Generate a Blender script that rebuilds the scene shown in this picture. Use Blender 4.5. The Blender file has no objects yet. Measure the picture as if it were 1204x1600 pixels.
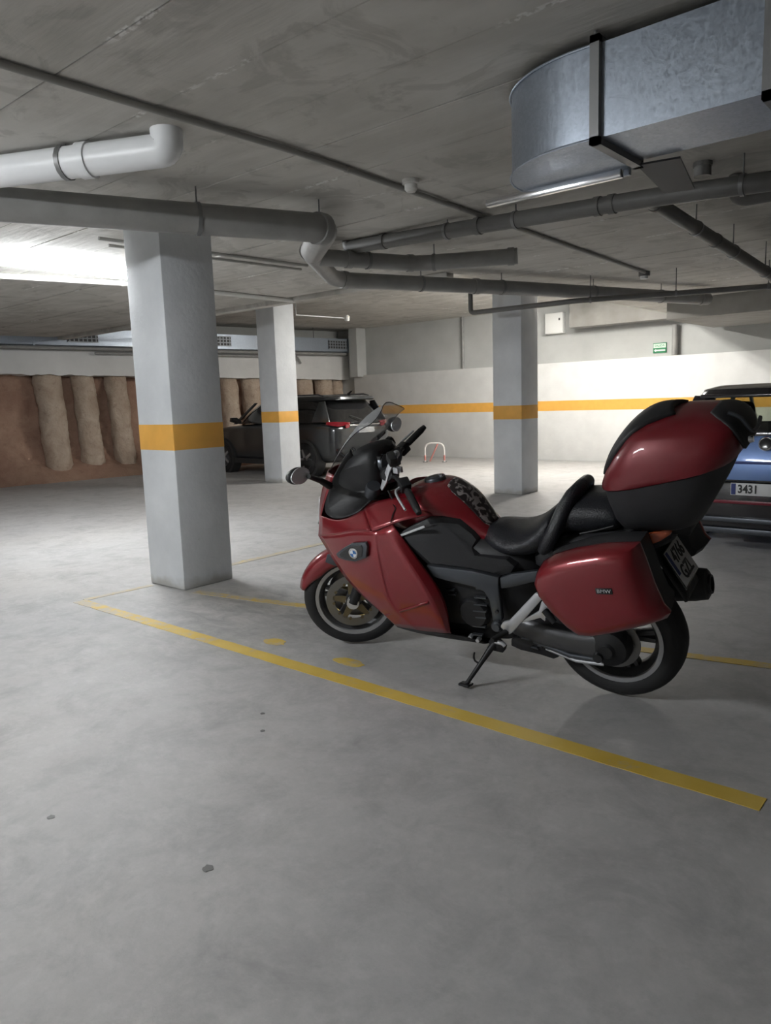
import bpy, bmesh, math, random
from mathutils import Vector, Matrix
random.seed(7)
S = bpy.context.scene
COL = S.collection
PI = math.pi

# ------------------------------------------------------------------ camera
cam_data = bpy.data.cameras.new('camera')
cam = bpy.data.objects.new('camera', cam_data)
COL.objects.link(cam)
S.camera = cam
cam_data.sensor_fit = 'VERTICAL'
cam_data.sensor_height = 36.0
cam_data.lens = 36.0 * 1162.985 / 1600.0
cam_data.clip_start = 0.05
cam_data.clip_end = 200
PITCH, ROLL, EYE, YAW = 0.1479, -0.0326, 1.4468, 0.7086
F0 = Vector((-math.sin(YAW), math.cos(YAW), 0)); R0 = Vector((math.cos(YAW), math.sin(YAW), 0)); U0 = Vector((0, 0, 1))
F1 = F0 * math.cos(PITCH) - U0 * math.sin(PITCH); U1 = U0 * math.cos(PITCH) + F0 * math.sin(PITCH)
R2 = R0 * math.cos(ROLL) + U1 * math.sin(ROLL); U2 = U1 * math.cos(ROLL) - R0 * math.sin(ROLL)
m = Matrix((R2, U2, -F1)).transposed().to_4x4(); m.translation = Vector((0, 0, EYE))
cam.matrix_world = m

# ------------------------------------------------------------------ world and exposure
world = bpy.data.worlds.new('world'); S.world = world; world.use_nodes = True
world.node_tree.nodes['Background'].inputs[0].default_value = (0.75, 0.78, 0.82, 1)
world.node_tree.nodes['Background'].inputs[1].default_value = 0.02
S.view_settings.view_transform = 'Standard'; S.view_settings.look = 'None'
S.view_settings.gamma = 1.0; S.view_settings.use_curve_mapping = False
S.view_settings.exposure = 1.3
LAMP = 200.0            # radiance of the fluorescent tubes

# ------------------------------------------------------------------ materials
def mat(name, col, rough=0.5, metal=0.0, coat=0.0, var=0.0, scale=6.0, bump=0.0, bscale=40.0, spec=0.5, emis=None):
    M = bpy.data.materials.new(name); M.use_nodes = True
    nt = M.node_tree; N = nt.nodes; b = N['Principled BSDF']
    b.inputs['Base Color'].default_value = (*col, 1); b.inputs['Roughness'].default_value = rough
    b.inputs['Metallic'].default_value = metal; b.inputs['Coat Weight'].default_value = coat
    b.inputs['Coat Roughness'].default_value = 0.06; b.inputs['Specular IOR Level'].default_value = spec
    if var > 0 or bump > 0:
        tc = N.new('ShaderNodeTexCoord')
    if var > 0:
        n = N.new('ShaderNodeTexNoise'); n.inputs['Scale'].default_value = scale; n.inputs['Detail'].default_value = 6
        nt.links.new(tc.outputs['Object'], n.inputs['Vector'])
        r = N.new('ShaderNodeMapRange'); r.inputs['From Min'].default_value = 0.3; r.inputs['From Max'].default_value = 0.7
        nt.links.new(n.outputs['Fac'], r.inputs['Value'])
        mx = N.new('ShaderNodeMix'); mx.data_type = 'RGBA'
        mx.inputs['A'].default_value = (*[c * (1 - var) for c in col], 1); mx.inputs['B'].default_value = (*[min(1, c * (1 + var)) for c in col], 1)
        nt.links.new(r.outputs[0], mx.inputs['Factor']); nt.links.new(mx.outputs['Result'], b.inputs['Base Color'])
    if bump > 0:
        n2 = N.new('ShaderNodeTexNoise'); n2.inputs['Scale'].default_value = bscale; n2.inputs['Detail'].default_value = 5
        nt.links.new(tc.outputs['Object'], n2.inputs['Vector'])
        bp = N.new('ShaderNodeBump'); bp.inputs['Strength'].default_value = bump; bp.inputs['Distance'].default_value = 0.02
        nt.links.new(n2.outputs['Fac'], bp.inputs['Height']); nt.links.new(bp.outputs['Normal'], b.inputs['Normal'])
    if emis:
        b.inputs['Emission Color'].default_value = (*emis[0], 1); b.inputs['Emission Strength'].default_value = emis[1]
    return M

def nodes_of(M):
    return M.node_tree, M.node_tree.nodes, M.node_tree.nodes['Principled BSDF']

def noise(nt, vec, scale, detail=5, rough=0.55, dist=0.0):
    n = nt.nodes.new('ShaderNodeTexNoise'); n.inputs['Scale'].default_value = scale; n.inputs['Detail'].default_value = detail
    n.inputs['Roughness'].default_value = rough; n.inputs['Distortion'].default_value = dist
    nt.links.new(vec, n.inputs['Vector']); return n.outputs['Fac']
def ramp(nt, val, a, b, lo=0.0, hi=1.0):
    r = nt.nodes.new('ShaderNodeMapRange'); r.inputs['From Min'].default_value = a; r.inputs['From Max'].default_value = b
    r.inputs['To Min'].default_value = lo; r.inputs['To Max'].default_value = hi
    nt.links.new(val, r.inputs['Value']); return r.outputs[0]
def mixc(nt, fac, A, B, mode='MIX'):
    x = nt.nodes.new('ShaderNodeMix'); x.data_type = 'RGBA'; x.blend_type = mode
    for k, v in (('A', A), ('B', B)):
        if isinstance(v, tuple): x.inputs[k].default_value = (*v, 1)
        else: nt.links.new(v, x.inputs[k])
    if isinstance(fac, float): x.inputs['Factor'].default_value = fac
    else: nt.links.new(fac, x.inputs['Factor'])
    return x.outputs['Result']
def mathn(nt, op, a, b=None):
    x = nt.nodes.new('ShaderNodeMath'); x.operation = op
    for i, v in enumerate((a, b)):
        if v is None: continue
        if isinstance(v, (int, float)): x.inputs[i].default_value = v
        else: nt.links.new(v, x.inputs[i])
    return x.outputs[0]
def coords(nt, stretch=(1, 1, 1), world_space=True):
    if world_space:
        o = nt.nodes.new('ShaderNodeNewGeometry').outputs['Position']
    else:
        o = nt.nodes.new('ShaderNodeTexCoord').outputs['Object']
    mp = nt.nodes.new('ShaderNodeMapping'); mp.inputs['Scale'].default_value = stretch
    nt.links.new(o, mp.inputs['Vector']); return mp.outputs[0]

def concrete_floor():
    M = mat('floor_concrete', (.4, .4, .4), .42); nt, N, b = nodes_of(M)
    v = coords(nt); vs = coords(nt, (1.6, .55, 1))
    big = ramp(nt, noise(nt, v, .5, 5, .6, .3), .3, .7)
    mid = ramp(nt, noise(nt, vs, 2.6, 9, .68, .5), .3, .72)
    fine = noise(nt, v, 38, 6, .7)
    c = mixc(nt, big, (.385, .385, .388), (.445, .428, .41))
    c = mixc(nt, ramp(nt, mid, 0, 1, 0, .5), c, (.53, .52, .51))
    c = mixc(nt, ramp(nt, noise(nt, v, 3.1, 10, .74, .5), .46, .70, 0, .68), c, (.25, .246, .24))
    c = mixc(nt, ramp(nt, noise(nt, v, 11, 8, .7), .48, .70, 0, .36), c, (.60, .59, .58))
    c = mixc(nt, ramp(nt, fine, .3, .75, 0, .22), c, (.26, .25, .24))
    # mottled darker patches in the bay between column and front wheel
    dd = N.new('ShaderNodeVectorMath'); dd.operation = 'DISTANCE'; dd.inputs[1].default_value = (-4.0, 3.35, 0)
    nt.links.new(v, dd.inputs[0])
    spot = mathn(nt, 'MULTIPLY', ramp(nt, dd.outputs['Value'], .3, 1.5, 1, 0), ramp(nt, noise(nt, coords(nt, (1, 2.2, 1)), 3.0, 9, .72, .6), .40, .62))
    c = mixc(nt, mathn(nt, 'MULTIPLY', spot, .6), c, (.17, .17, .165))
    nt.links.new(c, b.inputs['Base Color'])
    nt.links.new(ramp(nt, mid, 0, 1, .52, .68), b.inputs['Roughness'])
    bp = N.new('ShaderNodeBump'); bp.inputs['Strength'].default_value = .08; bp.inputs['Distance'].default_value = .02
    nt.links.new(fine, bp.inputs['Height']); nt.links.new(bp.outputs['Normal'], b.inputs['Normal'])
    return M

CEIL, CEIL2 = 2.95, 3.40      # underside of the near slab and of the higher slab at the back left
STEP_X, STEP_Y = -5.4, 7.69
STRIP, STRIP0 = 0.515, 2.34
def concrete_ceiling():
    M = mat('ceiling_concrete', (.3, .29, .27), .85); nt, N, b = nodes_of(M)
    v = coords(nt); vs = coords(nt, (.35, 2.2, 1))
    c = mixc(nt, ramp(nt, noise(nt, v, .8, 6, .6, .5), .35, .68), (.42, .405, .37), (.60, .58, .54))
    c = mixc(nt, ramp(nt, noise(nt, vs, 2.4, 7, .6, .3), .42, .7, 0, .55), c, (.66, .64, .60))
    c = mixc(nt, ramp(nt, noise(nt, v, 1.9, 8, .62, 1.5), .53, .60, 0, .38), c, (.29, .278, .252))
    # lime crust along the joints between the cast strips
    pos = N.new('ShaderNodeNewGeometry').outputs['Position']
    sx = N.new('ShaderNodeSeparateXYZ'); nt.links.new(pos, sx.inputs[0])
    fr = mathn(nt, 'FRACT', mathn(nt, 'DIVIDE', mathn(nt, 'SUBTRACT', sx.outputs['Y'], STRIP0 - 10 * STRIP), STRIP))
    wob = mathn(nt, 'MULTIPLY', mathn(nt, 'SUBTRACT', noise(nt, v, 14, 4), .5), .06)
    d = mathn(nt, 'ABSOLUTE', mathn(nt, 'ADD', mathn(nt, 'SUBTRACT', mathn(nt, 'ABSOLUTE', mathn(nt, 'SUBTRACT', fr, .5)), .487), wob))
    near = ramp(nt, d, .016, .034, 1, 0)
    patchy = ramp(nt, noise(nt, coords(nt, (1, .4, 1)), 1.5, 3), .53, .60)
    dots = ramp(nt, noise(nt, v, 22, 4), .46, .54)
    c = mixc(nt, mathn(nt, 'MULTIPLY', near, mathn(nt, 'MULTIPLY', patchy, dots)), c, (.78, .77, .74))
    nt.links.new(c, b.inputs['Base Color'])
    bp = N.new('ShaderNodeBump'); bp.inputs['Strength'].default_value = .25; bp.inputs['Distance'].default_value = .02
    nt.links.new(noise(nt, vs, 9, 7), bp.inputs['Height']); nt.links.new(bp.outputs['Normal'], b.inputs['Normal'])
    return M

def painted_column():
    M = mat('column_paint', (.7, .71, .72), .6); nt, N, b = nodes_of(M)
    v = coords(nt)
    c = mixc(nt, ramp(nt, noise(nt, v, 3.2, 7), .35, .7), (.62, .64, .662), (.71, .73, .752))
    c = mixc(nt, ramp(nt, noise(nt, v, 11, 8, .7), .66, .76, 0, .5), c, (.42, .42, .41))
    sx = N.new('ShaderNodeSeparateXYZ'); nt.links.new(N.new('ShaderNodeNewGeometry').outputs['Position'], sx.inputs[0])
    low = ramp(nt, mathn(nt, 'ADD', sx.outputs['Z'], mathn(nt, 'MULTIPLY', noise(nt, v, 7, 5), .16)), .10, .17, .6, 0)
    c = mixc(nt, low, c, (.36, .34, .29))
    nt.links.new(c, b.inputs['Base Color'])
    bp = N.new('ShaderNodeBump'); bp.inputs['Strength'].default_value = .3; bp.inputs['Distance'].default_value = .01
    nt.links.new(noise(nt, v, 22, 6), bp.inputs['Height']); nt.links.new(bp.outputs['Normal'], b.inputs['Normal'])
    return M

def galvanised():
    M = mat('galvanised', (.5, .55, .62), .34, .85); nt, N, b = nodes_of(M)
    vo = N.new('ShaderNodeTexVoronoi'); vo.inputs['Scale'].default_value = 90
    nt.links.new(coords(nt), vo.inputs['Vector'])
    sep = N.new('ShaderNodeSeparateColor'); nt.links.new(vo.outputs['Color'], sep.inputs[0])
    nt.links.new(mixc(nt, sep.outputs[0], (.36, .405, .47), (.42, .47, .54)), b.inputs['Base Color'])
    nt.links.new(ramp(nt, sep.outputs[1], 0, 1, .3, .46), b.inputs['Roughness'])
    return M

def line_paint(name='line_paint', more=0.0):
    M = mat(name, (.6, .42, .04), .6); nt, N, b = nodes_of(M)
    v = coords(nt)
    sx = N.new('ShaderNodeSeparateXYZ'); nt.links.new(N.new('ShaderNodeNewGeometry').outputs['Position'], sx.inputs[0])
    worn = mathn(nt, 'ADD', noise(nt, v, 7, 9, .72), ramp(nt, sx.outputs['X'], -5.4, -3.2, .17 + more, more))
    c = mixc(nt, ramp(nt, noise(nt, v, 4, 5), .3, .7), (.60, .405, .05), (.70, .50, .10))
    c = mixc(nt, ramp(nt, worn, .56, .72, 0, .85), c, (.42, .40, .36))
    nt.links.new(c, b.inputs['Base Color'])
    return M

def earth(name, a, bcol, sc):
    M = mat(name, a, .95); nt, N, b = nodes_of(M); v = coords(nt)
    c = mixc(nt, ramp(nt, noise(nt, v, sc, 9, .68, .7), .33, .68), a, bcol)
    c = mixc(nt, ramp(nt, noise(nt, v, sc * 5, 6, .7), .55, .75, 0, .6), c, (.20, .12, .085))
    nt.links.new(c, b.inputs['Base Color'])
    bp = N.new('ShaderNodeBump'); bp.inputs['Strength'].default_value = .8; bp.inputs['Distance'].default_value = .06
    nt.links.new(noise(nt, v, sc * 6, 9, .7), bp.inputs['Height']); nt.links.new(bp.outputs['Normal'], b.inputs['Normal'])
    return M

def see_through(name, tint, gloss, haze=0.0):
    M = bpy.data.materials.new(name); M.use_nodes = True; nt = M.node_tree; N = nt.nodes
    N.remove(N['Principled BSDF']); out = N['Material Output']
    t = N.new('ShaderNodeBsdfTransparent'); t.inputs[0].default_value = (*tint, 1)
    g = N.new('ShaderNodeBsdfGlossy'); g.inputs['Roughness'].default_value = .04
    d = N.new('ShaderNodeBsdfDiffuse'); d.inputs[0].default_value = (.55, .56, .57, 1)
    m1 = N.new('ShaderNodeMixShader'); m1.inputs[0].default_value = haze
    nt.links.new(t.outputs[0], m1.inputs[1]); nt.links.new(d.outputs[0], m1.inputs[2])
    m2 = N.new('ShaderNodeMixShader'); m2.inputs[0].default_value = gloss
    nt.links.new(m1.outputs[0], m2.inputs[1]); nt.links.new(g.outputs[0], m2.inputs[2])
    nt.links.new(m2.outputs[0], out.inputs['Surface'])
    return M

def pad_print():
    M = mat('tank_pad_print', (.02, .02, .02), .3); nt, N, b = nodes_of(M)
    v = coords(nt, (1, 1, 1), False)
    vo = N.new('ShaderNodeTexVoronoi'); vo.inputs['Scale'].default_value = 19; nt.links.new(v, vo.inputs['Vector'])
    nt.links.new(mixc(nt, ramp(nt, noise(nt, v, 24, 2, .4, 1.2), .52, .58), (.018, .012, .013), (.34, .31, .30)), b.inputs['Base Color'])
    return M

def leather():
    M = mat('seat_leather', (.011, .012, .016), .40, bump=.25, bscale=160); return M

MAT = dict(
    floor=concrete_floor(), ceiling=concrete_ceiling(), column=painted_column(), galv=galvanised(), line=line_paint(), line_worn=line_paint('line_paint_worn', .08),
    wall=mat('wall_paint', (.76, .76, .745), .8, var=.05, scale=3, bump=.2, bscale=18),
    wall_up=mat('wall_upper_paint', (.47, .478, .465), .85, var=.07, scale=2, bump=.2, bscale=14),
    band=mat('band_paint', (.82, .43, .085), .6, var=.05, scale=8),
    beam=mat('beam_shade_grey', (.27, .262, .245), .85, var=.15, scale=3, bump=.25, bscale=12),  # darker than the slab concrete: shade on the beam put into its colour
    capping=mat('capping_paint', (.66, .655, .64), .85, var=.06, scale=2, bump=.25, bscale=9),
    soil=earth('soil', (.30, .17, .12), (.44, .29, .21), 1.3), pile=earth('pile_concrete', (.42, .31, .23), (.60, .50, .40), 2.2),
    pipe=mat('pipe_grey', (.27, .265, .255), .45, var=.12, scale=5), pipe_dark=mat('pipe_dark_grey', (.13, .127, .12), .5, var=.12, scale=5),
    pvc=mat('pvc_white', (.78, .79, .80), .35, var=.03), conduit=mat('conduit_pale', (.66, .65, .62), .5), conduit_grey=mat('conduit_grey', (.30, .29, .27), .5),
    steel=mat('clamp_steel', (.22, .22, .22), .45, .6), dark=mat('dark_metal', (.05, .05, .052), .5, .3), grille=mat('grille_slat', (.30, .32, .34), .5, .5),
    lampbody=mat('lamp_body', (.8, .8, .8), .5), tube=mat('lamp_tube_cool', (.9, .9, .9), .3, emis=((.94, .975, 1.0), LAMP)), tube_warm=mat('lamp_tube_warm', (.9, .9, .9), .3, emis=((1.0, .975, .92), LAMP * .9)),
    white=mat('white_plastic', (.75, .75, .73), .5), green=mat('sign_green', (.02, .20, .08), .5), sign_pale=mat('sign_pale', (.60, .74, .62), .5),
    # motorcycle
    red=mat('red_paint', (.215, .007, .014), .32, .3, coat=1.0), red2=mat('red_paint_case', (.165, .007, .013), .4, .2, coat=.5),
    trim=mat('black_plastic', (.014, .014, .0155), .55, bump=.05, bscale=300), trim2=mat('charcoal_plastic', (.021, .021, .0235), .6, bump=.08, bscale=220), gloss=mat('gloss_black', (.012, .012, .014), .2, coat=.6),
    rubber=mat('tyre_rubber', (.012, .012, .013), .75), seat=leather(), frame=mat('frame_grey', (.10, .108, .122), .38, .75), silver=mat('cast_silver', (.66, .67, .70), .38, .7),
    rim=mat('rim_silver', (.42, .42, .43), .4, .6), spoke=mat('spoke_dark', (.10, .10, .105), .4, .6), disc=mat('brake_disc', (.24, .235, .23), .35, .9), gold=mat('disc_carrier', (.20, .165, .10), .45, .8),
    engine=mat('engine_black', (.016, .016, .018), .5, .2), chrome=mat('chrome', (.75, .75, .77), .15, 1.0), mirror=mat('mirror_glass', (.80, .82, .84), .4, .7),
    screen=see_through('windscreen_acrylic', (.80, .81, .82), .08, .38), amber=mat('amber_lens', (.55, .11, .035), .2, coat=.8), redlens=mat('red_lens', (.26, .010, .018), .2, coat=.8),
    plate=mat('plate_white', (.62, .62, .62), .5), euro=mat('euro_blue', (.02, .035, .16), .5), ink=mat('plate_ink', (.012, .012, .012), .5), badge_white=mat('badge_white', (.72, .75, .80), .3), badge_blue=mat('badge_blue', (.03, .14, .38), .3), pad=pad_print(),
    # cars
    car_grey=mat('car_paint_grey', (.032, .034, .037), .28, .4, coat=.8), car_blue=mat('car_paint_blue', (.13, .22, .46), .35, .3, coat=.8), car_black=mat('car_paint_black', (.02, .018, .02), .25, .2, coat=.8),
    carglass=see_through('car_glass', (.66, .69, .62), .10), privacy=mat('privacy_glass', (.012, .012, .013), .08, coat=.5), cladding=mat('car_cladding', (.022, .022, .023), .6), burgundy=mat('burgundy_reflector', (.16, .012, .025), .3),
    hoop_red=mat('hoop_red', (.55, .22, .19), .5), hoop_white=mat('hoop_white', (.74, .71, .68), .5), oil=mat('oil_stain', (.10, .097, .092), .5), cloth=mat('car_seat_cloth', (.02, .02, .022), .9),
)

# ------------------------------------------------------------------ builders
def tag(o, label=None, cat=None, group=None, kind=None):
    if label: o['label'] = label
    if cat: o['category'] = cat
    if group: o['group'] = group
    if kind: o['kind'] = kind
    return o
def link(name, me, mt, parent=None):
    o = bpy.data.objects.new(name, me); COL.objects.link(o)
    if mt is not None and not me.materials: me.materials.append(MAT[mt] if isinstance(mt, str) else mt)
    if parent is not None: o.parent = parent
    return o
def empty(name, loc=(0, 0, 0), rz=0):
    o = bpy.data.objects.new(name, None); COL.objects.link(o); o.location = loc; o.rotation_euler.z = rz; o.empty_display_size = .1
    return o
def finish(bm, angle=40):
    bmesh.ops.recalc_face_normals(bm, faces=bm.faces)
    me = bpy.data.meshes.new('mesh'); bm.to_mesh(me); bm.free()
    me.shade_smooth(); me.set_sharp_from_angle(angle=math.radians(angle))
    return me
def raw(name, verts, faces, mt, parent=None, angle=40, sub=0, thick=0, off=0):
    bm = bmesh.new(); vs = [bm.verts.new(v) for v in verts]
    for f in faces:
        try: bm.faces.new([vs[i] for i in f])
        except ValueError: pass
    o = link(name, finish(bm, angle), mt, parent)
    if sub:
        s = o.modifiers.new('sub', 'SUBSURF'); s.levels = sub; s.render_levels = sub; s.boundary_smooth = 'PRESERVE_CORNERS'
    if thick:
        s = o.modifiers.new('solid', 'SOLIDIFY'); s.thickness = thick; s.offset = off; s.use_even_offset = False
    return o
def patch(name, grid, mt, parent=None, sub=2, thick=.006, off=-1, mirror=False, angle=40):
    g = [[(p[0], -p[1], p[2]) if mirror else tuple(p) for p in r] for r in grid]
    n = len(g[0]); V = [p for r in g for p in r]
    F = [(i * n + j, i * n + j + 1, (i + 1) * n + j + 1, (i + 1) * n + j) for i in range(len(g) - 1) for j in range(n - 1)]
    return raw(name, V, F, mt, parent, angle, sub, thick, 0)
def loft(name, rings, mt, parent=None, sub=1, cap=True, angle=40, closed=True):
    n = len(rings[0]); V = [tuple(p) for r in rings for p in r]; F = []
    for i in range(len(rings) - 1):
        for j in range(n if closed else n - 1):
            k = (j + 1) % n
            F.append((i * n + j, i * n + k, (i + 1) * n + k, (i + 1) * n + j))
    if cap: F += [tuple(range(n)), tuple(range((len(rings) - 1) * n, len(rings) * n))]
    return raw(name, V, F, mt, parent, angle, sub)
def box_bm(bm, lo, hi, M=None):
    r = bmesh.ops.create_cube(bm, size=1)
    for v in r['verts']:
        v.co = Vector([lo[i] + (v.co[i] + .5) * (hi[i] - lo[i]) for i in range(3)])
        if M is not None: v.co = M @ v.co
    return r['verts']
def box(name, lo, hi, mt, parent=None, bev=0.0, seg=2, M=None):
    bm = bmesh.new(); box_bm(bm, lo, hi)
    if bev: bmesh.ops.bevel(bm, geom=bm.edges[:], offset=bev, segments=seg, affect='EDGES', profile=.5)
    if M is not None: bmesh.ops.transform(bm, matrix=M, verts=bm.verts)
    return link(name, finish(bm), mt, parent)
def prism(name, pts, thick, mt, parent=None, bev=0.0, axis=(0, 1, 0)):
    """closed outline of 3D points pushed out along axis by +-thick/2"""
    a = Vector(axis) * thick / 2
    bm = bmesh.new(); n = len(pts)
    A = [bm.verts.new(Vector(p) - a) for p in pts]; B = [bm.verts.new(Vector(p) + a) for p in pts]
    bm.faces.new(A); bm.faces.new(B[::-1])
    for i in range(n): bm.faces.new((A[i], A[(i + 1) % n], B[(i + 1) % n], B[i]))
    bmesh.ops.recalc_face_normals(bm, faces=bm.faces)
    if bev:
        es = [e for e in bm.edges if len(e.link_faces) == 2]
        bmesh.ops.bevel(bm, geom=es, offset=bev, segments=2, affect='EDGES', profile=.5, clamp_overlap=True)
    return link(name, finish(bm), mt, parent)
def smooth_path(pts, k=6):
    P = [Vector(p) for p in pts]
    if len(P) < 3 or k < 2: return P
    out = []
    for i in range(len(P) - 1):
        p0 = P[max(i - 1, 0)]; p1 = P[i]; p2 = P[i + 1]; p3 = P[min(i + 2, len(P) - 1)]
        for s in range(k):
            t = s / k
            out.append(.5 * ((2 * p1) + (p2 - p0) * t + (2 * p0 - 5 * p1 + 4 * p2 - p3) * t * t + (3 * p1 - p0 - 3 * p2 + p3) * t ** 3))
    return out + [P[-1]]
def tube_bm(bm, pts, r, seg=12):
    P = [Vector(p) for p in pts]; n = len(P); R = r if isinstance(r, (list, tuple)) else [r] * n
    if len(R) != n: R = [R[0] + (R[-1] - R[0]) * i / (n - 1) for i in range(n)]
    rings = []; up = None
    for i in range(n):
        t = (P[min(i + 1, n - 1)] - P[max(i - 1, 0)]).normalized()
        if up is None:
            up = Vector((0, 0, 1)) if abs(t.z) < .9 else Vector((1, 0, 0))
        s = t.cross(up).normalized(); up = s.cross(t).normalized()
        rings.append([bm.verts.new(P[i] + (s * math.cos(a) + up * math.sin(a)) * R[i]) for a in [2 * PI * j / seg for j in range(seg)]])
    for i in range(n - 1):
        for j in range(seg): bm.faces.new((rings[i][j], rings[i][(j + 1) % seg], rings[i + 1][(j + 1) % seg], rings[i + 1][j]))
    bm.faces.new(rings[0][::-1]); bm.faces.new(rings[-1])
def tube(name, pts, r, mt, parent=None, seg=12, k=1):
    bm = bmesh.new(); tube_bm(bm, smooth_path(pts, k) if k > 1 else pts, r, seg)
    return link(name, finish(bm, 50), mt, parent)
def lathe(name, prof, centre, axis, mt, parent=None, seg=40, angle=35, start=None):
    """prof = [(radius, along)]; axis unit vector"""
    ax = Vector(axis).normalized(); a = ax.orthogonal().normalized() if start is None else Vector(start).normalized(); b = ax.cross(a)
    c = Vector(centre); bm = bmesh.new(); rings = []
    for r, h in prof:
        rings.append([bm.verts.new(c + ax * h + (a * math.cos(2 * PI * j / seg) + b * math.sin(2 * PI * j / seg)) * r) for j in range(seg)] if r > 1e-6 else [bm.verts.new(c + ax * h)])
    for i in range(len(rings) - 1):
        A, B = rings[i], rings[i + 1]
        for j in range(seg):
            k = (j + 1) % seg
            if len(A) == 1 and len(B) == 1: continue
            if len(A) == 1: bm.faces.new((A[0], B[k], B[j]))
            elif len(B) == 1: bm.faces.new((A[j], A[k], B[0]))
            else: bm.faces.new((A[j], A[k], B[k], B[j]))
    return link(name, finish(bm, angle), mt, parent)
def text(name, body, size, M, mt, parent=None, depth=.001, stretch=1.0, align='CENTER', bold=0.0):
    cu = bpy.data.curves.new('txt', 'FONT'); cu.body = body; cu.size = size; cu.extrude = depth; cu.align_x = align; cu.align_y = 'CENTER'; cu.resolution_u = 3; cu.offset = bold
    t = bpy.data.objects.new('txt', cu); COL.objects.link(t); bpy.context.view_layer.update()
    me = bpy.data.meshes.new_from_object(t.evaluated_get(bpy.context.evaluated_depsgraph_get()))
    bpy.data.objects.remove(t); bpy.data.curves.remove(cu)
    me.transform(M @ Matrix.Diagonal((stretch, 1, 1, 1))); me.materials.clear()
    return link(name, me, mt, parent)
def basis(o, x, y):
    x = Vector(x).normalized(); y = Vector(y); y = (y - x * y.dot(x)).normalized(); z = x.cross(y)
    m = Matrix((x, y, z)).transposed().to_4x4(); m.translation = Vector(o); return m
def add(a, b): return tuple(a[i] + b[i] for i in range(3))

# ------------------------------------------------------------------ the shell of the garage
WALL_Y = 15.264
def bx(y): return -15.25 + (y - 6.2) * .14      # foot of the earth slope on the left
fl = box('floor', (-18, -6, -.2), (7, 16.5, 0), 'floor'); tag(fl, kind='structure')
ce = box('ceiling', (-18, -6, CEIL2 + .03), (7, 16.5, CEIL2 + .25), 'dark'); tag(ce, kind='structure')
box('slab', (-18, -6, CEIL + .03), (7, STEP_Y, CEIL2 + .04), 'ceiling', ce)
box('slab', (STEP_X, STEP_Y - .01, CEIL + .03), (7, 16.5, CEIL2 + .04), 'ceiling', ce)
box('slab_edge', (-18, STEP_Y - .12, CEIL - .05), (STEP_X, STEP_Y + .03, CEIL + .05), 'ceiling', ce, bev=.01)
for k in range(-18, 28):
    y0 = STRIP0 + k * STRIP
    if y0 < -6 or y0 + STRIP > 16.5: continue
    dz = random.uniform(0, .006)
    if y0 + STRIP < STEP_Y: box('ceiling_strip', (-18, y0 + .003, CEIL + dz), (7, y0 + STRIP - .003, CEIL + .05), 'ceiling', ce, bev=.004, seg=1)
    else:
        box('ceiling_strip', (STEP_X, y0 + .003, CEIL + dz), (7, y0 + STRIP - .003, CEIL + .05), 'ceiling', ce, bev=.004, seg=1)
        if y0 > STEP_Y: box('ceiling_strip', (-18, y0 + .003, CEIL2 + dz), (STEP_X - .01, y0 + STRIP - .003, CEIL2 + .05), 'ceiling', ce, bev=.004, seg=1)
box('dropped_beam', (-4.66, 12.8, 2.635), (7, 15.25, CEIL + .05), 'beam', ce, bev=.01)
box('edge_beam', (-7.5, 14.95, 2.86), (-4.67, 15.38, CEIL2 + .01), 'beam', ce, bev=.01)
wb = box('wall_back', (-14.06, WALL_Y, 0), (7, WALL_Y + .3, 2.16), 'wall', bev=.008); tag(wb, kind='structure')
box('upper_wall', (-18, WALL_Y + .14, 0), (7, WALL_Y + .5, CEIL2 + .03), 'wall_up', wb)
box('yellow_band', (-13.2, WALL_Y - .002, 1.11), (7, WALL_Y + .01, 1.329), 'band', wb)
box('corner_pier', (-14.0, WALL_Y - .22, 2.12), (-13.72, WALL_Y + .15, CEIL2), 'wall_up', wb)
wf = box('wall_front', (-18, -6.2, 0), (7, -6, CEIL2 + .03), 'wall'); tag(wf, kind='structure')
wr = box('wall_right', (7, -6, 0), (7.2, 16.5, CEIL2 + .03), 'wall_up'); tag(wr, kind='structure')
# earth face on the left: one continuous lumpy mesh
from mathutils import noise as mnoise
prof = [(0.04, -.02), (-.12, .05), (-.3, .16), (-.48, .27), (-.66, .34), (-.8, .5), (-.9, .8), (-.93, 1.2), (-.97, 1.6), (-.96, 2.0), (-.98, 2.45), (-1.0, 2.7)]
prof = [(a[0] + (c[0] - a[0]) * t / 3, a[1] + (c[1] - a[1]) * t / 3) for a, c in zip(prof, prof[1:]) for t in range(3)] + [prof[-1]]
V = []; F = []; ny = 360
for i in range(ny + 1):
    y = -6 + i * (WALL_Y + .6 + 6) / ny
    for j, (o, z) in enumerate(prof):
        p = Vector((o, y, z)); n1 = mnoise.noise(Vector((y * 1.1, z * 1.3, 3))); n2 = mnoise.noise(Vector((y * 3.3, z * 3.7, 9)))
        w = .3 + .7 * min(1, z / .5)
        n3 = abs(mnoise.noise(Vector((y * 6.5, z * 8, 5)))) * -.09 + mnoise.noise(Vector((y * 14, z * 15, 2))) * .025
        V.append((bx(y) + o + (n1 * .18 + n2 * .10 + n3) * w, y, max(-.03, z + (n2 * .05 + n1 * .04) * (0 < j))))
nn = len(prof)
for i in range(ny):
    for j in range(nn - 1): F.append((i * nn + j, i * nn + j + 1, (i + 1) * nn + j + 1, (i + 1) * nn + j))
wl = raw('wall_left', V, F, 'soil', angle=180); tag(wl, kind='structure')
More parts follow.
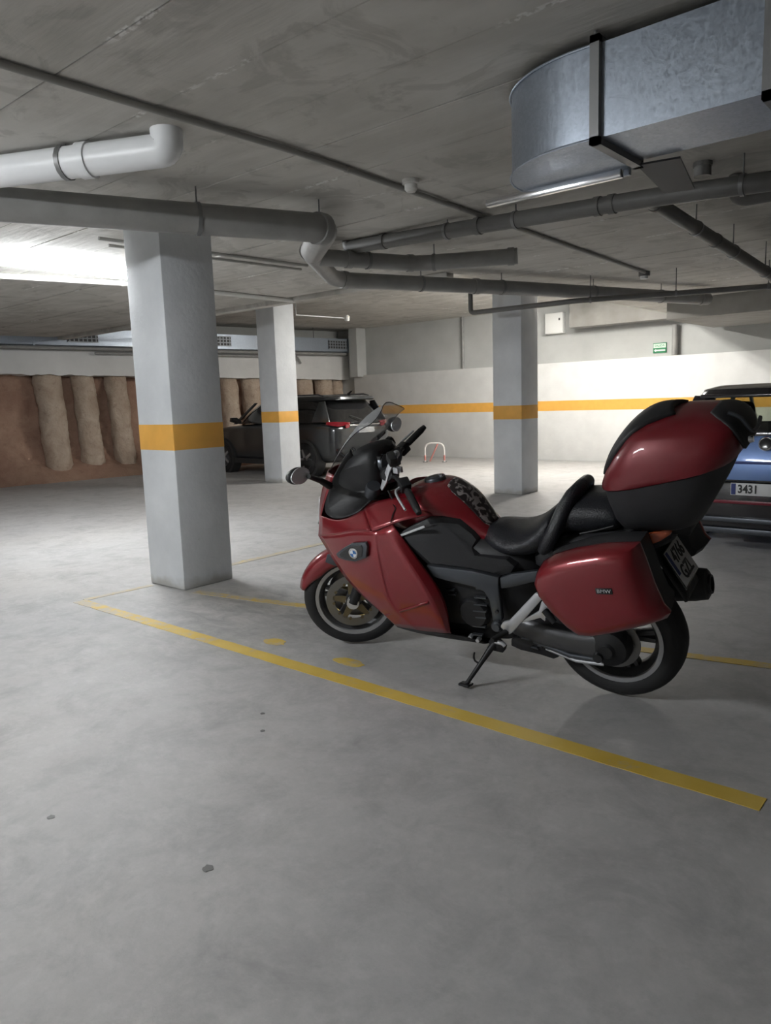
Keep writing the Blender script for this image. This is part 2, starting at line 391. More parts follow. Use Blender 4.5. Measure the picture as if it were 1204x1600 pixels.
# capping beam with a ragged lower edge, and the wall above it
V = []; F = []; n = 220
for i in range(n + 1):
    y = -6 + i * (WALL_Y + .3 + 6) / n; zb = 2.24 - max(0, y - 6) * .019 + mnoise.noise(Vector((y * 5, 0, 1))) * .035
    for o, z in ((-1.1, zb), (-.42, zb), (-.42, 2.72), (-1.1, 2.74)): V.append((bx(y) + o, y, z))
for i in range(n):
    for j in range(4): F.append((i * 4 + j, i * 4 + (j + 1) % 4, (i + 1) * 4 + (j + 1) % 4, (i + 1) * 4 + j))
raw('capping_beam', V, F, 'capping', wl, angle=60)
raw('upper_wall', [(bx(-6) - .8, -6, 2.7), (bx(15.8) - .8, 15.8, 2.7), (bx(15.8) - .8, 15.8, CEIL2 + .03), (bx(-6) - .8, -6, CEIL2 + .03), (bx(-6) - 1.2, -6, 2.7), (bx(15.8) - 1.2, 15.8, 2.7), (bx(15.8) - 1.2, 15.8, CEIL2 + .03), (bx(-6) - 1.2, -6, CEIL2 + .03)],
    [(0, 1, 2, 3), (4, 5, 6, 7), (0, 1, 5, 4), (3, 2, 6, 7)], 'wall_up', wl)

# concrete piles standing in front of the earth
piles = [(7.60, .27, 'thickest cast concrete pile, leftmost of three beside the near column'), (8.33, .24, 'cast concrete pile in the middle of three left of the near column'),
         (9.05, .23, 'cast concrete pile closest to the near column on its left'), (11.86, .23, 'pale concrete pile just right of the near column above the dark car bonnet'),
         (12.50, .24, 'pale concrete pile directly left of the middle column above the dark car'), (14.14, .25, 'concrete pile showing above the dark car roof right of the middle column'),
         (14.80, .25, 'concrete pile above the dark car roof, second from the corner'), (15.25, .18, 'thin concrete pile in the corner beside the painted wall')]
for q, (y, r, lab) in enumerate(piles):
    bm = bmesh.new(); seg = 28; H = 44; rings = []
    for i in range(H + 1):
        z = .12 + i * (2.26 - max(0, y - 6) * .019 - .12) / H
        rings.append([])
        for j in range(seg):
            a = 2 * PI * j / seg; nz = mnoise.noise(Vector((math.cos(a) * 1.5 + q * 7, math.sin(a) * 1.5, z * 3))) * .035 + mnoise.noise(Vector((math.cos(a) * 4 + q * 7, math.sin(a) * 4, z * 8))) * .015
            rr = r * (1 - .06 * (z < .3)) + nz + mnoise.noise(Vector((math.cos(a) * 9 + q * 7, math.sin(a) * 9, z * 17))) * .012
            rings[-1].append(bm.verts.new((math.cos(a) * rr + (1.2 - z) * .06, math.sin(a) * rr + (z - 1.2) * -.02, z)))
    for i in range(H):
        for j in range(seg): bm.faces.new((rings[i][j], rings[i][(j + 1) % seg], rings[i + 1][(j + 1) % seg], rings[i + 1][j]))
    bm.faces.new(rings[0]); bm.faces.new(rings[-1])
    o = link('concrete_pile', finish(bm, 180), 'pile'); o.location = (bx(y) - .70, y, 0)
    tag(o, lab, 'pile', 'concrete piles along the earth wall')

# ------------------------------------------------------------------ painted columns
def column(x, y, s, label):
    t = empty('concrete_column', (x - s / 2, y + s / 2, 0)); h = s / 2
    box('shaft', (-h, -h, 0), (h, h, (CEIL2 if y > STEP_Y else CEIL) + .01), 'column', t, bev=.012)
    box('yellow_band', (-h - .0015, -h - .0015, 1.11), (h + .0015, h + .0015, 1.329), 'band', t, bev=.0125)
    tag(t, label, 'column', 'painted concrete columns'); return t
column(-5.005, 3.346, .483, 'nearest square grey column with a yellow band, in front of the lit lamp')
column(-10.423, 9.241, .492, 'white column with a yellow band standing in front of the dark parked car')
column(-5.606, 9.676, .488, 'shaded grey column with a yellow band behind the motorcycle seat')

# ------------------------------------------------------------------ floor paint
def line(p0, p1, w, label):
    d = Vector((p1[0] - p0[0], p1[1] - p0[1], 0)); n = Vector((-d.y, d.x, 0)).normalized() * w / 2
    a = Vector((*p0, 0)); b = Vector((*p1, 0)); N = max(2, int(d.length / .06)); V = []; F = []
    for i in range(N + 1):
        c = a + d * i / N; j1 = 1 + .10 * mnoise.noise(c * 9); j2 = 1 + .10 * mnoise.noise(c * 9 + Vector((5, 5, 0)))
        for z in (0, .0025): V += [tuple(c - n * j1 + Vector((0, 0, z))), tuple(c + n * j2 + Vector((0, 0, z)))]
    for i in range(N):
        o = i * 4; F += [(o + 2, o + 3, o + 7, o + 6), (o, o + 2, o + 6, o + 4), (o + 1, o + 5, o + 7, o + 3)]
    F += [(0, 1, 3, 2), (N * 4, N * 4 + 2, N * 4 + 3, N * 4 + 1)]
    t = raw('bay_line', V, F, 'line'); tag(t, label, 'floor line', 'yellow bay lines'); return t
def worn(t): t.data.materials.clear(); t.data.materials.append(MAT['line_worn'])
line((-5.43, 2.687), (-.60, 2.687), .098, 'long yellow bay line crossing the floor in front of the motorcycle')
worn(line((-4.90, 3.37), (-.25, 4.28), .085, 'worn yellow bay line passing underneath the motorcycle wheels'))
worn(line((-5.47, 3.86), (-5.47, 5.9), .085, 'short faded yellow line running back from the nearest column'))
worn(line((-5.43, 2.73), (-5.40, 3.3), .06, 'faded stub of yellow line between long line and nearest column'))
for (x, y, w, h, lab) in ((-3.42, 2.90, .17, .10, 'left faded yellow paint patch beside the long line'), (-2.80, 2.90, .22, .09, 'right faded yellow paint patch nearer the front wheel')):
    V = []; n = 20
    for i in range(n):
        a = 2 * PI * i / n; r = 1 + .35 * mnoise.noise(Vector((x + math.cos(a) * 1.6, y + math.sin(a) * 1.6, 4)))
        V.append((x + math.cos(a) * w / 2 * r, y + math.sin(a) * h / 2 * r, .001))
    o = prism('paint_patch', V, .002, 'line_worn', axis=(0, 0, 1)); tag(o, lab, 'floor paint', 'faded paint patches')
for (x, y, r) in ((-1.867, 1.258, .018), (-2.648, 2.147, .011), (-2.502, 2.023, .011), (-2.571, 1.091, .014)):
    V = [(x + math.cos(2 * PI * i / 12) * r * (1 + .3 * math.sin(i * 2.7)), y + math.sin(2 * PI * i / 12) * r, .0008) for i in range(12)]
    prism('oil_drip', V, .0012, 'oil', fl, axis=(0, 0, 1))

# ------------------------------------------------------------------ lamps
def lamp(x, y, rz, label, length=1.5, z=CEIL, mt='tube'):
    t = empty('ceiling_lamp', (x, y, z), rz); h = length / 2
    box('housing', (-h, -.022, -.05), (h, .022, .008), 'lampbody', t, bev=.006)
    for s in (-1, 1):
        box('end_cap', (s * h - .02, -.075, -.085), (s * h + .02, .075, -.03), 'lampbody', t, bev=.006)
    for s in (-1, 1):
        bm = bmesh.new(); tube_bm(bm, [(-h + .02, s * .052, -.062), (h - .02, s * .052, -.062)], .013, 8)
        link('fluorescent_tube', finish(bm, 80), mt, t)
    tag(t, label, 'lamp', 'fluorescent ceiling lamps'); return t
lamp(-7.64, 3.98, PI / 2, 'glowing fluorescent ceiling lamp left of the nearest column')
lamp(-7.0, 12.3, PI / 2, 'fluorescent ceiling lamp behind the grey pipes lighting the back wall', z=CEIL2, mt='tube_warm')
lamp(-6.0, 12.9, PI / 2, 'added unseen fluorescent lamp brightening the back wall and far floor', z=CEIL2, mt='tube_warm')  # extra lamp, kept out of sight, added to brighten the far end
lamp(-4.0, -1.3, 0, 'fluorescent ceiling lamp outside the view on the near left')

# ------------------------------------------------------------------ services under the ceiling
def bend(pts, rad, k=6):
    P = [Vector(p) for p in pts]; out = [P[0]]
    for i in range(1, len(P) - 1):
        a = (P[i - 1] - P[i]); b = (P[i + 1] - P[i]); r = min(rad, a.length * .45, b.length * .45)
        A = P[i] + a.normalized() * r; B = P[i] + b.normalized() * r
        for s in range(k + 1):
            t = s / k; out.append(A * (1 - t) ** 2 + P[i] * 2 * t * (1 - t) + B * t * t)
    return out + [P[-1]]
def pipe(name, label, pts, r, mt, cat='pipe', rad=None, collars=(), rods=(), group=None, seg=18, collar_mt=None):
    bm = bmesh.new(); path = bend(pts, rad or r * 2.2) if len(pts) > 2 else [Vector(p) for p in pts]
    tube_bm(bm, path, r, seg); o = link(name, finish(bm, 60), mt); tag(o, label, cat, group)
    L = [0]
    for a, b in zip(path, path[1:]): L.append(L[-1] + (b - a).length)
    def point(t):
        s = t * L[-1]
        for i in range(len(path) - 1):
            if L[i + 1] >= s - 1e-9:
                u = (s - L[i]) / max(1e-9, L[i + 1] - L[i]); return path[i].lerp(path[i + 1], u), (path[i + 1] - path[i]).normalized()
        return path[-1], (path[-1] - path[-2]).normalized()
    for t in collars:
        p, d = point(t); w = max(.03, r * .8)
        lathe('collar', [(r * .9, -w / 2), (r * 1.12, -w / 2), (r * 1.12, w / 2), (r * .9, w / 2)], p, d, collar_mt or mt, o, seg=18)
    for t in rods:
        p, d = point(t)
        lathe('clamp', [(r * .9, -.014), (r + .008, -.014), (r + .008, .014), (r * .9, .014)], p, d, 'steel', o, seg=14)
        tube('hanger_rod', [p + Vector((0, 0, r * .9)), (p.x, p.y, CEIL + .01)], .006, 'steel', o, seg=6)
    return o
def ext(a, b, t):   # a point on the line a-b continued
    return tuple(a[i] + (b[i] - a[i]) * t for i in range(3))

A = (-4.963, 2.191, 2.740); B = (-4.086, 4.181, 2.740)
pipe('drain_pipe', 'thick grey drain pipe running in front of the nearest column top', [ext(A, B, -.9), A, B, (-4.892, 4.833, 2.780)], .105, 'pipe', rods=(.30, .62, .80), collars=(.80,), rad=.14)
A = (-4.673, 2.082, 2.850); B = (-3.792, 2.511, 2.850)
pipe('drain_pipe', 'white plastic drain pipe with an elbow at the upper left', [ext(A, B, -1.3), A, ext(A, B, 1.12), add(ext(A, B, 1.12), (0, 0, .11))], .0875, 'pvc', rods=(.70,), collars=(.755,), rad=.16)
A = (-4.914, 4.807, 2.780); B = (-5.861, 6.104, 2.780); E = (-3.663, 11.708, 2.780)
pipe('drain_pipe', 'long grey drain pipe with an angled branch reaching past the far column', [A, B, (-4.935, 8.307, 2.780), E], .085, 'pipe', rods=(.35, .5, .7, .87), collars=(.22, .45, .98), rad=.25)
A = (-5.064, 5.082, 2.780); B = (-4.682, 6.053, 2.780); E = (-3.803, 6.501, 2.780)
pipe('drain_pipe', 'short bent grey drain pipe ending with a dark collar in mid air', [A, B, E], .075, 'pipe', rods=(.25, .6), collars=(.15, .48, .97), rad=.14)
A = (-4.917, 5.400, 2.907); B = (-2.122, 5.400, 2.793); E = (-1.324, 5.400, 2.746)
pipe('drain_pipe', 'dark drain pipe with a ceiling stub running beneath the metal duct', [(A[0] - .06, A[1], CEIL + .01), add(A, (-.06, 0, -.01)), B, ext(B, E, 1.9)], .062, 'pipe_dark', rods=(.27, .42, .80), collars=(.11, .34, .575, .60), rad=.08)
t = (-1.747, 5.400, 3.005)
pipe('drain_stub', 'vertical dark pipe stub joining the drain pipe beneath the duct', [(t[0], 5.4, CEIL + .01), (t[0], 5.4, 2.86)], .055, 'pipe_dark', collars=(.15,))
A = (-2.150, 5.496, 2.815); B = (-2.150, 8.923, 2.637)
pipe('drain_pipe', 'dark branch pipe descending to the right frame edge behind the duct', [A, B, ext(A, B, 1.5)], .055, 'pipe_dark', rods=(.2, .4, .62), collars=(.03, .3), rad=.1)
A = (-1.669, 5.900, 2.786); B = (-1.444, 5.900, 2.785)
pipe('drain_pipe', 'short dark pipe end at the right frame edge below the duct', [(A[0], 5.9, CEIL), A, B, ext(A, B, 5)], .055, 'pipe_dark', rad=.08, collars=(.35,))
A = (-6.113, 9.141, 2.650); B = (-4.516, 9.199, 2.650); E = (-2.396, 9.966, 2.650)
pipe('sprinkler_pipe', 'thin pipe with an upright end crossing the top of the shaded column', [(A[0], A[1], CEIL), A, B, ext(B, E, 1.0), ext(B, E, 2.2)], .034, 'pipe_dark', rods=(.3, .45, .6), rad=.06, seg=10)
pipe('conduit', 'long thin ceiling conduit running from upper left to the smoke detector line', [(-3.54, -2, CEIL - .019), (-3.41, 3.3, CEIL - .019), (-3.73, 9.47, CEIL - .019)], .019, 'conduit_grey', collars=(.5, .62, .75, .98), rad=.3, seg=8)
A = (-8.541, 3.692, 2.920); B = (-8.184, 5.007, 2.920); E = (-8.136, 7.630, 2.920)
pipe('conduit', 'white ceiling conduit under the glowing lamp at left', [ext(A, B, -2), A, B, E], .03, 'conduit', collars=(.35, .6), seg=8, rad=.3)
A = (-6.149, 4.730, 2.930); B = (-6.047, 5.886, 2.930)
pipe('conduit', 'grey ceiling conduit between the nearest column and the angled pipe', [ext(A, B, -1), B], .016, 'conduit_grey', collars=(.8,), seg=8)
A = (-6.358, 4.887, 2.930); B = (-6.262, 5.993, 2.930)
pipe('conduit', 'second grey ceiling conduit just below its twin right of nearest column', [ext(A, B, -1), B], .014, 'conduit_grey', collars=(.7,), seg=8)
A = (-10.796, 10.140, 3.140); B = (-10.651, 11.347, 3.140)
o = pipe('sensor_conduit', 'thin white conduit with a round sensor beyond the white column', [A, B], .011, 'pvc', seg=8)
lathe('sensor', [(0, -.06), (.04, -.06), (.055, -.03), (.055, .03), (.03, .06), (0, .06)], add(B, (.03, .04, 0)), (0, 0, 1), 'white', o, seg=16)
tube('drop_rod', [A, (A[0], A[1], CEIL2)], .008, 'steel', o, seg=6)

# round smoke detector on the ceiling
d = empty('smoke_detector', (-3.34, 4.28, CEIL))
lathe('base', [(0, .004), (.06, .004), (.06, -.025), (.05, -.03), (0, -.03)], (0, 0, 0), (0, 0, 1), 'conduit', d, seg=20)
lathe('head', [(.045, -.028), (.045, -.06), (.03, -.078), (0, -.08)], (0, 0, 0), (0, 0, 1), 'conduit', d, seg=20)
tag(d, 'round smoke detector on the ceiling in the middle of the view', 'detector')
d = empty('smoke_detector', (-3.77, 9.56, CEIL))
lathe('base', [(0, .004), (.07, .004), (.07, -.05), (0, -.05)], (0, 0, 0), (0, 0, 1), 'pipe_dark', d, seg=16)
lathe('head', [(.05, -.05), (.045, -.085), (0, -.09)], (0, 0, 0), (0, 0, 1), 'white', d, seg=16)
tag(d, 'small ceiling detector at the far end of the thin conduit', 'detector')

# big galvanised duct with its rounded elbow
du = empty('ventilation_duct', (-1.474, 3.193, 2.53)); du.scale = (.939, .939, .939); ztop = .40
tag(du, 'large galvanised air duct with a rounded end at upper right', 'duct')
def sheet(name, pts, z0, z1, mt, parent):
    V = [(x, y, z0) for x, y in pts] + [(x, y, z1) for x, y in pts]; n = len(pts)
    F = [tuple(range(n)), tuple(range(n, 2 * n))] + [(i, (i + 1) % n, n + (i + 1) % n, n + i) for i in range(n)]
    return raw(name, V, F, mt, parent, angle=25)
arc = [(-.10 - .58 * math.sin(a), .52 - .52 * math.cos(a)) for a in [PI / 2 * i / 14 for i in range(15)]]
plan = [(-.015, 0), (-.06, 0)] + arc + [(-.68, .56), (-.10, .56), (-.015, .47)]
sheet('elbow', plan, 0, ztop, 'galv', du)
rimb = [(x * 1.006 - .001, y - .006) for x, y in [(-.015, 0), (-.06, 0)] + arc]
for z in (0, ztop):
    tube('seam_bead', [(x, y, z) for x, y in rimb], .006, 'galv', du, seg=6)
sheet('trunk', [(.015, 0), (.70, .0), (.70, .47), (.015, .47)], 0, ztop, 'galv', du)
sheet('trunk', [(.735, 0), (2.6, .0), (2.6, .47), (.735, .47)], 0, ztop, 'galv', du)
for x in (-.005, .717):
    bm = bmesh.new()
    for lo, hi in (((x - .022, -.03, -.03), (x + .022, 0.002, ztop + .03)), ((x - .022, .468, -.03), (x + .022, .5, ztop + .03)), ((x - .022, -.03, -.03), (x + .022, .5, .002)), ((x - .022, -.03, ztop - .002), (x + .022, .5, ztop + .03))):
        box_bm(bm, lo, hi)
    link('flange', finish(bm), 'steel', du)
for (a, b) in (((-.70, .555, -.03), (-.08, .585, 0.012)), ((-.70, .555, ztop - .01), (-.08, .585, ztop + .03))):
    box('outlet_flange', a, b, 'galv', du, bev=.003)
box('support_rail', (-.86, .40, -.075), (-.06, .44, -.035), 'chrome', du, bev=.004)
prism('deflector_plate', [(0.0, .46, -.02), (.20, .50, -.02), (.10, 1.02, -.05), (-.05, .98, -.05)], .01, 'dark', du, axis=(0, 0, 1))
for x in (-.005, .717):
    tube('hanger_rod', [(x, -.02, ztop), (x, -.02, (CEIL - 2.53) / .939)], .008, 'steel', du, seg=6)
    tube('hanger_rod', [(x, .49, ztop), (x, .49, (CEIL - 2.53) / .939)], .008, 'steel', du, seg=6)

# long pale duct along the earth wall
dl = empty('ventilation_duct', (bx(7) - .1, 7, 2.80)); tag(dl, 'long pale air duct with grilles above the earth wall', 'duct')
def dp(y, off, z): return (bx(y) - .1 + off - (bx(7) - .1), y - 7, z)
def dbox(name, y0, y1, o0, o1, z0, z1, mt, parent, bev=.004):
    V = [dp(y, o, z) for y in (y0, y1) for o in (o0, o1) for z in (z0, z1)]
    F = [(0, 1, 3, 2), (4, 6, 7, 5), (0, 4, 5, 1), (2, 3, 7, 6), (0, 2, 6, 4), (1, 5, 7, 3)]
    return raw(name, V, F, mt, parent)
ys = [-4, -1.3, 1.4, 4.1, 7.1, 9.9, 12.6, 15.15]
for a, b in zip(ys, ys[1:]):
    dbox('duct_section', a + .02, b - .02, -.45, 0, 0, .34, 'galv', dl)
    dbox('joint_flange', b - .02, b + .02, -.46, .018, -.02, .36, 'galv', dl)
for (a, b) in ((7.75, 8.38), (10.95, 11.54), (14.45, 15.05)):
    g = dbox('grille', a, b, -.01, .02, .06, .29, 'dark', dl)
    for i in range(7): yy = a + (b - a) * (i + .5) / 7; dbox('slat', yy - .012, yy + .012, .018, .03, .06, .29, 'grille', g)
    for zz in (.06, .135, .21, .275): dbox('slat', a, b, .018, .032, zz, zz + .02, 'grille', g)
for i, y in enumerate((0, 5, 10, 14)): tube('hanger_rod', [dp(y, -.02, .34), dp(y, -.02, (CEIL2 if y > STEP_Y else CEIL) - 2.79)], .008, 'steel', dl, seg=6)
pipe('wall_pipe', 'dark pipe hung directly below the long pale duct', [(bx(-4) - .18, -4, 2.745), (bx(15.1) - .18, 15.1, 2.745)], .038, 'pipe', seg=10)
pipe('wall_pipe', 'thin pipe along the white capping beam over the earth', [(bx(8.4) - .30, 8.4, 2.66), (bx(13.6) - .30, 13.6, 2.66), (bx(13.75) - .35, 13.75, 2.5)], .028, 'pipe', seg=8)

# fittings on the back wall
pipe('wall_conduit', 'vertical grey pipe on the upper back wall left of the shaded column', [(-10.52, WALL_Y + .10, CEIL2), (-10.52, WALL_Y + .10, 2.17)], .032, 'pipe', seg=10)
pipe('wall_conduit', 'vertical grey pipe on the upper back wall right of the green sign', [(-5.39, WALL_Y + .04, 2.76), (-5.39, WALL_Y + .04, 2.17)], .06, 'pipe', seg=10)
eb = empty('electrical_box', (-8.02, WALL_Y + .10, 3.02)); tag(eb, 'white electrical box high on the back wall beside the shaded column', 'box')
box('case', (-.21, -.12, -.22), (.21, .05, .22), 'white', eb, bev=.01)
box('lid', (-.20, -.135, -.21), (.20, -.118, .21), 'white', eb, bev=.006); box('latch', (.13, -.145, .05), (.16, -.13, .1), 'dark', eb)
sg = empty('exit_sign', (-5.72, WALL_Y + .125, 2.335)); tag(sg, 'small green exit sign with an arrow on the back wall', 'sign')
box('panel', (-.135, -.012, -.10), (.135, .02, .10), 'green', sg, bev=.003)
box('text_field', (-.125, -.015, .0), (.125, -.008, .085), 'sign_pale', sg); Mx = basis((0, -.0165, .043), (1, 0, 0), (0, 0, 1))
text('lettering', 'SALIDA', .062, Mx, 'green', sg)
prism('arrow', [(-.115, -.015, -.05), (-.075, -.015, -.02), (-.075, -.015, -.036), (.115, -.015, -.036), (.115, -.015, -.064), (-.075, -.015, -.064), (-.075, -.015, -.08)], .006, 'white', sg)
# folding parking hoop
a = (-10.618, 13.879, 0.000); b = (-10.172, 14.029, 0.000)
hp = empty('parking_hoop', ((a[0] + b[0]) / 2, (a[1] + b[1]) / 2, 0), math.atan2(b[1] - a[1], b[0] - a[0])); tag(hp, 'small red and white parking hoop standing before the back wall', 'parking barrier')
w = math.hypot(b[0] - a[0], b[1] - a[1]) / 2
tube('hoop', bend([(-w, 0, 0), (-w, 0, .44), (w, 0, .44), (w, 0, 0)], .16), .022, 'hoop_white', hp, seg=8)
tube('brace', [(-w * .5, 0.0, .02), (w * .35, 0, .43)], .018, 'hoop_red', hp, seg=8)
for s in (-1, 1):
    tube('red_sleeve', [(s * w, 0, .04), (s * w, 0, .16)], .0235, 'hoop_red', hp, seg=8); box('foot_plate', (s * w - .05, -.04, 0), (s * w + .05, .04, .01), 'dark', hp)

# ------------------------------------------------------------------ the motorcycle (x forward, y left, z up; leaning on its side stand)
HEAD, LEAN = -3.030, .21
bk = empty('motorcycle')
f = Vector((math.cos(HEAD), math.sin(HEAD), 0)); l0 = Vector((-math.sin(HEAD), math.cos(HEAD), 0)); u0 = Vector((0, 0, 1))
u = u0 * math.cos(LEAN) + l0 * math.sin(LEAN); l = l0 * math.cos(LEAN) - u0 * math.sin(LEAN)
mm = Matrix((f, l, u)).transposed().to_4x4(); mm.translation = Vector((-1.407, 3.382, .0115)); bk.matrix_world = mm
tag(bk, 'red touring motorcycle with panniers and a top case leaning on its side stand', 'motorcycle')
STEER = .535
AX = Vector((1.571, 0, .30))
SM = Matrix.Translation(AX) @ Matrix.Rotation(STEER, 4, 'Z')
def sd(v): return -v[0], v[1], v[2]
def mir(p): return (p[0], -p[1], p[2])
def place(o, M):
    o.data.transform(M); return o

def wheel(name, R, w, M, rim_r, nsp, mt_rim, parent, phase=0.0, disc=None):
    t = empty(name); t.parent = parent; ey = (0, 1, 0); h = w / 2
    prof = [(rim_r, -h * .84), (R - .06, -h), (R - .035, -h * .95), (R - .015, -h * .76), (R - .004, -h * .44), (R, 0), (R - .004, h * .44), (R - .015, h * .76), (R - .035, h * .95), (R - .06, h), (rim_r, h * .84), (rim_r - .006, h * .7), (rim_r - .006, -h * .7), (rim_r, -h * .84)]
    place(lathe('tyre', prof, (0, 0, 0), ey, 'rubber', t, seg=56, angle=50), M)
    for s in (-1, 1):
        place(lathe('rim_ring', [(rim_r + .006, s * h * .80), (rim_r + .004, s * h * .88), (rim_r - .016, s * h * .86), (rim_r - .020, s * h * .70), (rim_r - .012, s * h * .6)], (0, 0, 0), ey, mt_rim, t, seg=56, angle=60), M)
    place(lathe('rim_barrel', [(rim_r - .012, -h * .7), (rim_r - .045, -h * .3), (rim_r - .045, h * .3), (rim_r - .012, h * .7), (rim_r - .006, h * .68), (rim_r - .036, h * .25), (rim_r - .036, -h * .25), (rim_r - .006, -h * .68), (rim_r - .012, -h * .7)], (0, 0, 0), ey, 'spoke', t, seg=56, angle=60), M)
    place(lathe('hub', [(0, -h * .9), (.045, -h * .9), (.05, -h * .4), (.05, h * .4), (.045, h * .9), (0, h * .9)], (0, 0, 0), ey, 'spoke', t, seg=24), M)
    for i in range(nsp):
        a = phase + 2 * PI * i / nsp
        for d in (-.14, .14):
            c0, s0 = math.cos(a + d * .8), math.sin(a + d * .8); c1, s1 = math.cos(a + d * .9), math.sin(a + d * .9)
            p0 = Vector((c0 * .04, 0, s0 * .04)); p1 = Vector((c1 * (rim_r - .038), 0, s1 * (rim_r - .038))); n = (p1 - p0).cross(Vector(ey)).normalized()
            place(prism('spoke', [p0 - n * .017, p1 - n * .010, p1 + n * .010, p0 + n * .017], h * .55, mt_rim if disc is None else 'spoke', t, bev=.003), M)
    return t
def disc_brake(parent, M, y, r, carrier):
    d = place(lathe('brake_disc', [(r * .70, y - .003), (r, y - .003), (r, y + .003), (r * .70, y + .003), (r * .70, y - .003)], (0, 0, 0), (0, 1, 0), 'disc', parent, seg=48), M)
    for i in range(5):
        a = 2 * PI * i / 5 + .3; p0 = Vector((math.cos(a) * .045, y, math.sin(a) * .045)); p1 = Vector((math.cos(a) * r * .76, y, math.sin(a) * r * .76)); n = (p1 - p0).cross(Vector((0, 1, 0))).normalized()
        place(prism('carrier_arm', [p0 - n * .022, p1 - n * .013, p1 + n * .013, p0 + n * .022], .006, carrier, d), M)
    for i in range(10):
        a = 2 * PI * i / 10; place(lathe('rivet', [(0, y + .007), (.009, y + .007), (.009, y - .007), (0, y - .007)], (math.cos(a) * r * .72, 0, math.sin(a) * r * .72), (0, 1, 0), carrier, d, seg=8), M)
    return d
# --- front end
fw = wheel('front_wheel', .30, .12, SM, .222, 5, 'rim', bk, .35, disc='gold')
for s in (-1, 1): disc_brake(fw, SM, s * .068, .16, 'gold')
place(lathe('axle_nut', [(0, .10), (.02, .10), (.024, .085), (.024, .06)], (0, 0, 0), (0, 1, 0), 'silver', fw, seg=12), SM)
for s in (-1, 1):
    fk = tube('fork_leg', [(.0, s * .088, .0), (-.06, s * .088, .12), (-.17, s * .09, .36), (-.28, s * .09, .62)], [.032, .03, .032, .03], 'engine', bk, seg=14); place(fk, SM)
    cp = prism('brake_caliper', [(-.15, s * .085, -.01), (-.10, s * .085, .09), (-.05, s * .085, .13), (-.03, s * .085, .10), (-.07, s * .085, .03), (-.10, s * .085, -.03)], .06, 'engine', fk, bev=.008); place(cp, SM)
    place(lathe('axle_clamp', [(.03, -.02), (.036, -.02), (.036, .02), (.03, .02), (0, .02)], (0, s * .088, 0), (0, 1, 0), 'silver', fk, seg=16), SM)
# front mudguard: an arc shell around the tyre
rings = []
for i in range(13):
    a = math.radians(19 + 107 * i / 12); e = 1 - abs(i - 5.2) / 9.0; R = .327 if i else .322
    w = .050 + .024 * min(1, i / 3); drop = .03 + .055 * min(1, i / 3.0) * (1 - .35 * (i > 9))
    ca, sa = math.cos(a), math.sin(a); sec = []
    for (y, rr) in ((-w, R - drop), (-w * .99, R - drop * .5), (-w * .86, R - .012), (-w * .45, R + .002), (0, R + .006), (w * .45, R + .002), (w * .86, R - .012), (w * .99, R - drop * .5), (w, R - drop)):
        sec.append((ca * rr, y, sa * rr))
    rings.append(sec)
fd = patch('front_mudguard', rings, 'red', bk, sub=1, thick=.006); place(fd, SM)
for s in (-1, 1):
    br = prism('mudguard_bracket', [(-.02, s * .080, .30), (.10, s * .078, .315), (.12, s * .078, .27), (.06, s * .08, .235), (-.03, s * .082, .22)], .012, 'frame', fd, bev=.003); place(br, SM)

# --- fairing
def side(name, grid, mt, sub=2, thick=.006):
    patch(name, grid, mt, bk, sub, thick); return patch(name, grid, mt, bk, sub, thick, mirror=True)
brow_low = [(1.586, 0.195, 0.763), (1.411, 0.260, 0.803), (1.256, 0.295, 0.859), (1.125, 0.318, 0.871)]
sg_ = [[*brow_low, (1.101, 0.318, 0.873), (1.087, 0.315, 0.876), (1.059, 0.313, 0.888), (1.033, 0.308, 0.898), (1.001, 0.300, 0.911)],
       [(1.505, 0.225, 0.675), (1.352, 0.282, 0.721), (1.223, 0.312, 0.757), (1.118, 0.330, 0.757), (1.097, 0.332, 0.756), (1.096, 0.318, 0.750), (0.955, 0.348, 0.763), (0.934, 0.342, 0.776), (0.916, 0.300, 0.791)],
       [(1.403, 0.255, 0.549), (1.275, 0.295, 0.597), (1.178, 0.318, 0.630), (1.111, 0.330, 0.647), (1.089, 0.332, 0.650), (1.089, 0.316, 0.643), (0.892, 0.350, 0.660), (0.871, 0.344, 0.673), (0.850, 0.300, 0.691)],
       [(1.283, 0.268, 0.455), (1.201, 0.298, 0.496), (1.142, 0.316, 0.527), (1.103, 0.327, 0.544), (1.086, 0.328, 0.551), (1.085, 0.313, 0.544), (0.845, 0.350, 0.578), (0.825, 0.344, 0.592), (0.801, 0.292, 0.609)],
       [(1.174, 0.270, 0.379), (1.136, 0.290, 0.406), (1.107, 0.303, 0.428), (1.090, 0.314, 0.444), (1.075, 0.316, 0.451), (1.066, 0.305, 0.450), (0.814, 0.340, 0.486), (0.790, 0.334, 0.497), (0.757, 0.285, 0.506)],
       [(1.107, 0.260, 0.308), (1.057, 0.268, 0.312), (1.012, 0.275, 0.316), (0.977, 0.280, 0.320), (0.960, 0.282, 0.320), (0.942, 0.280, 0.318), (0.791, 0.300, 0.339), (0.773, 0.298, 0.341), (0.768, 0.270, 0.323)]]
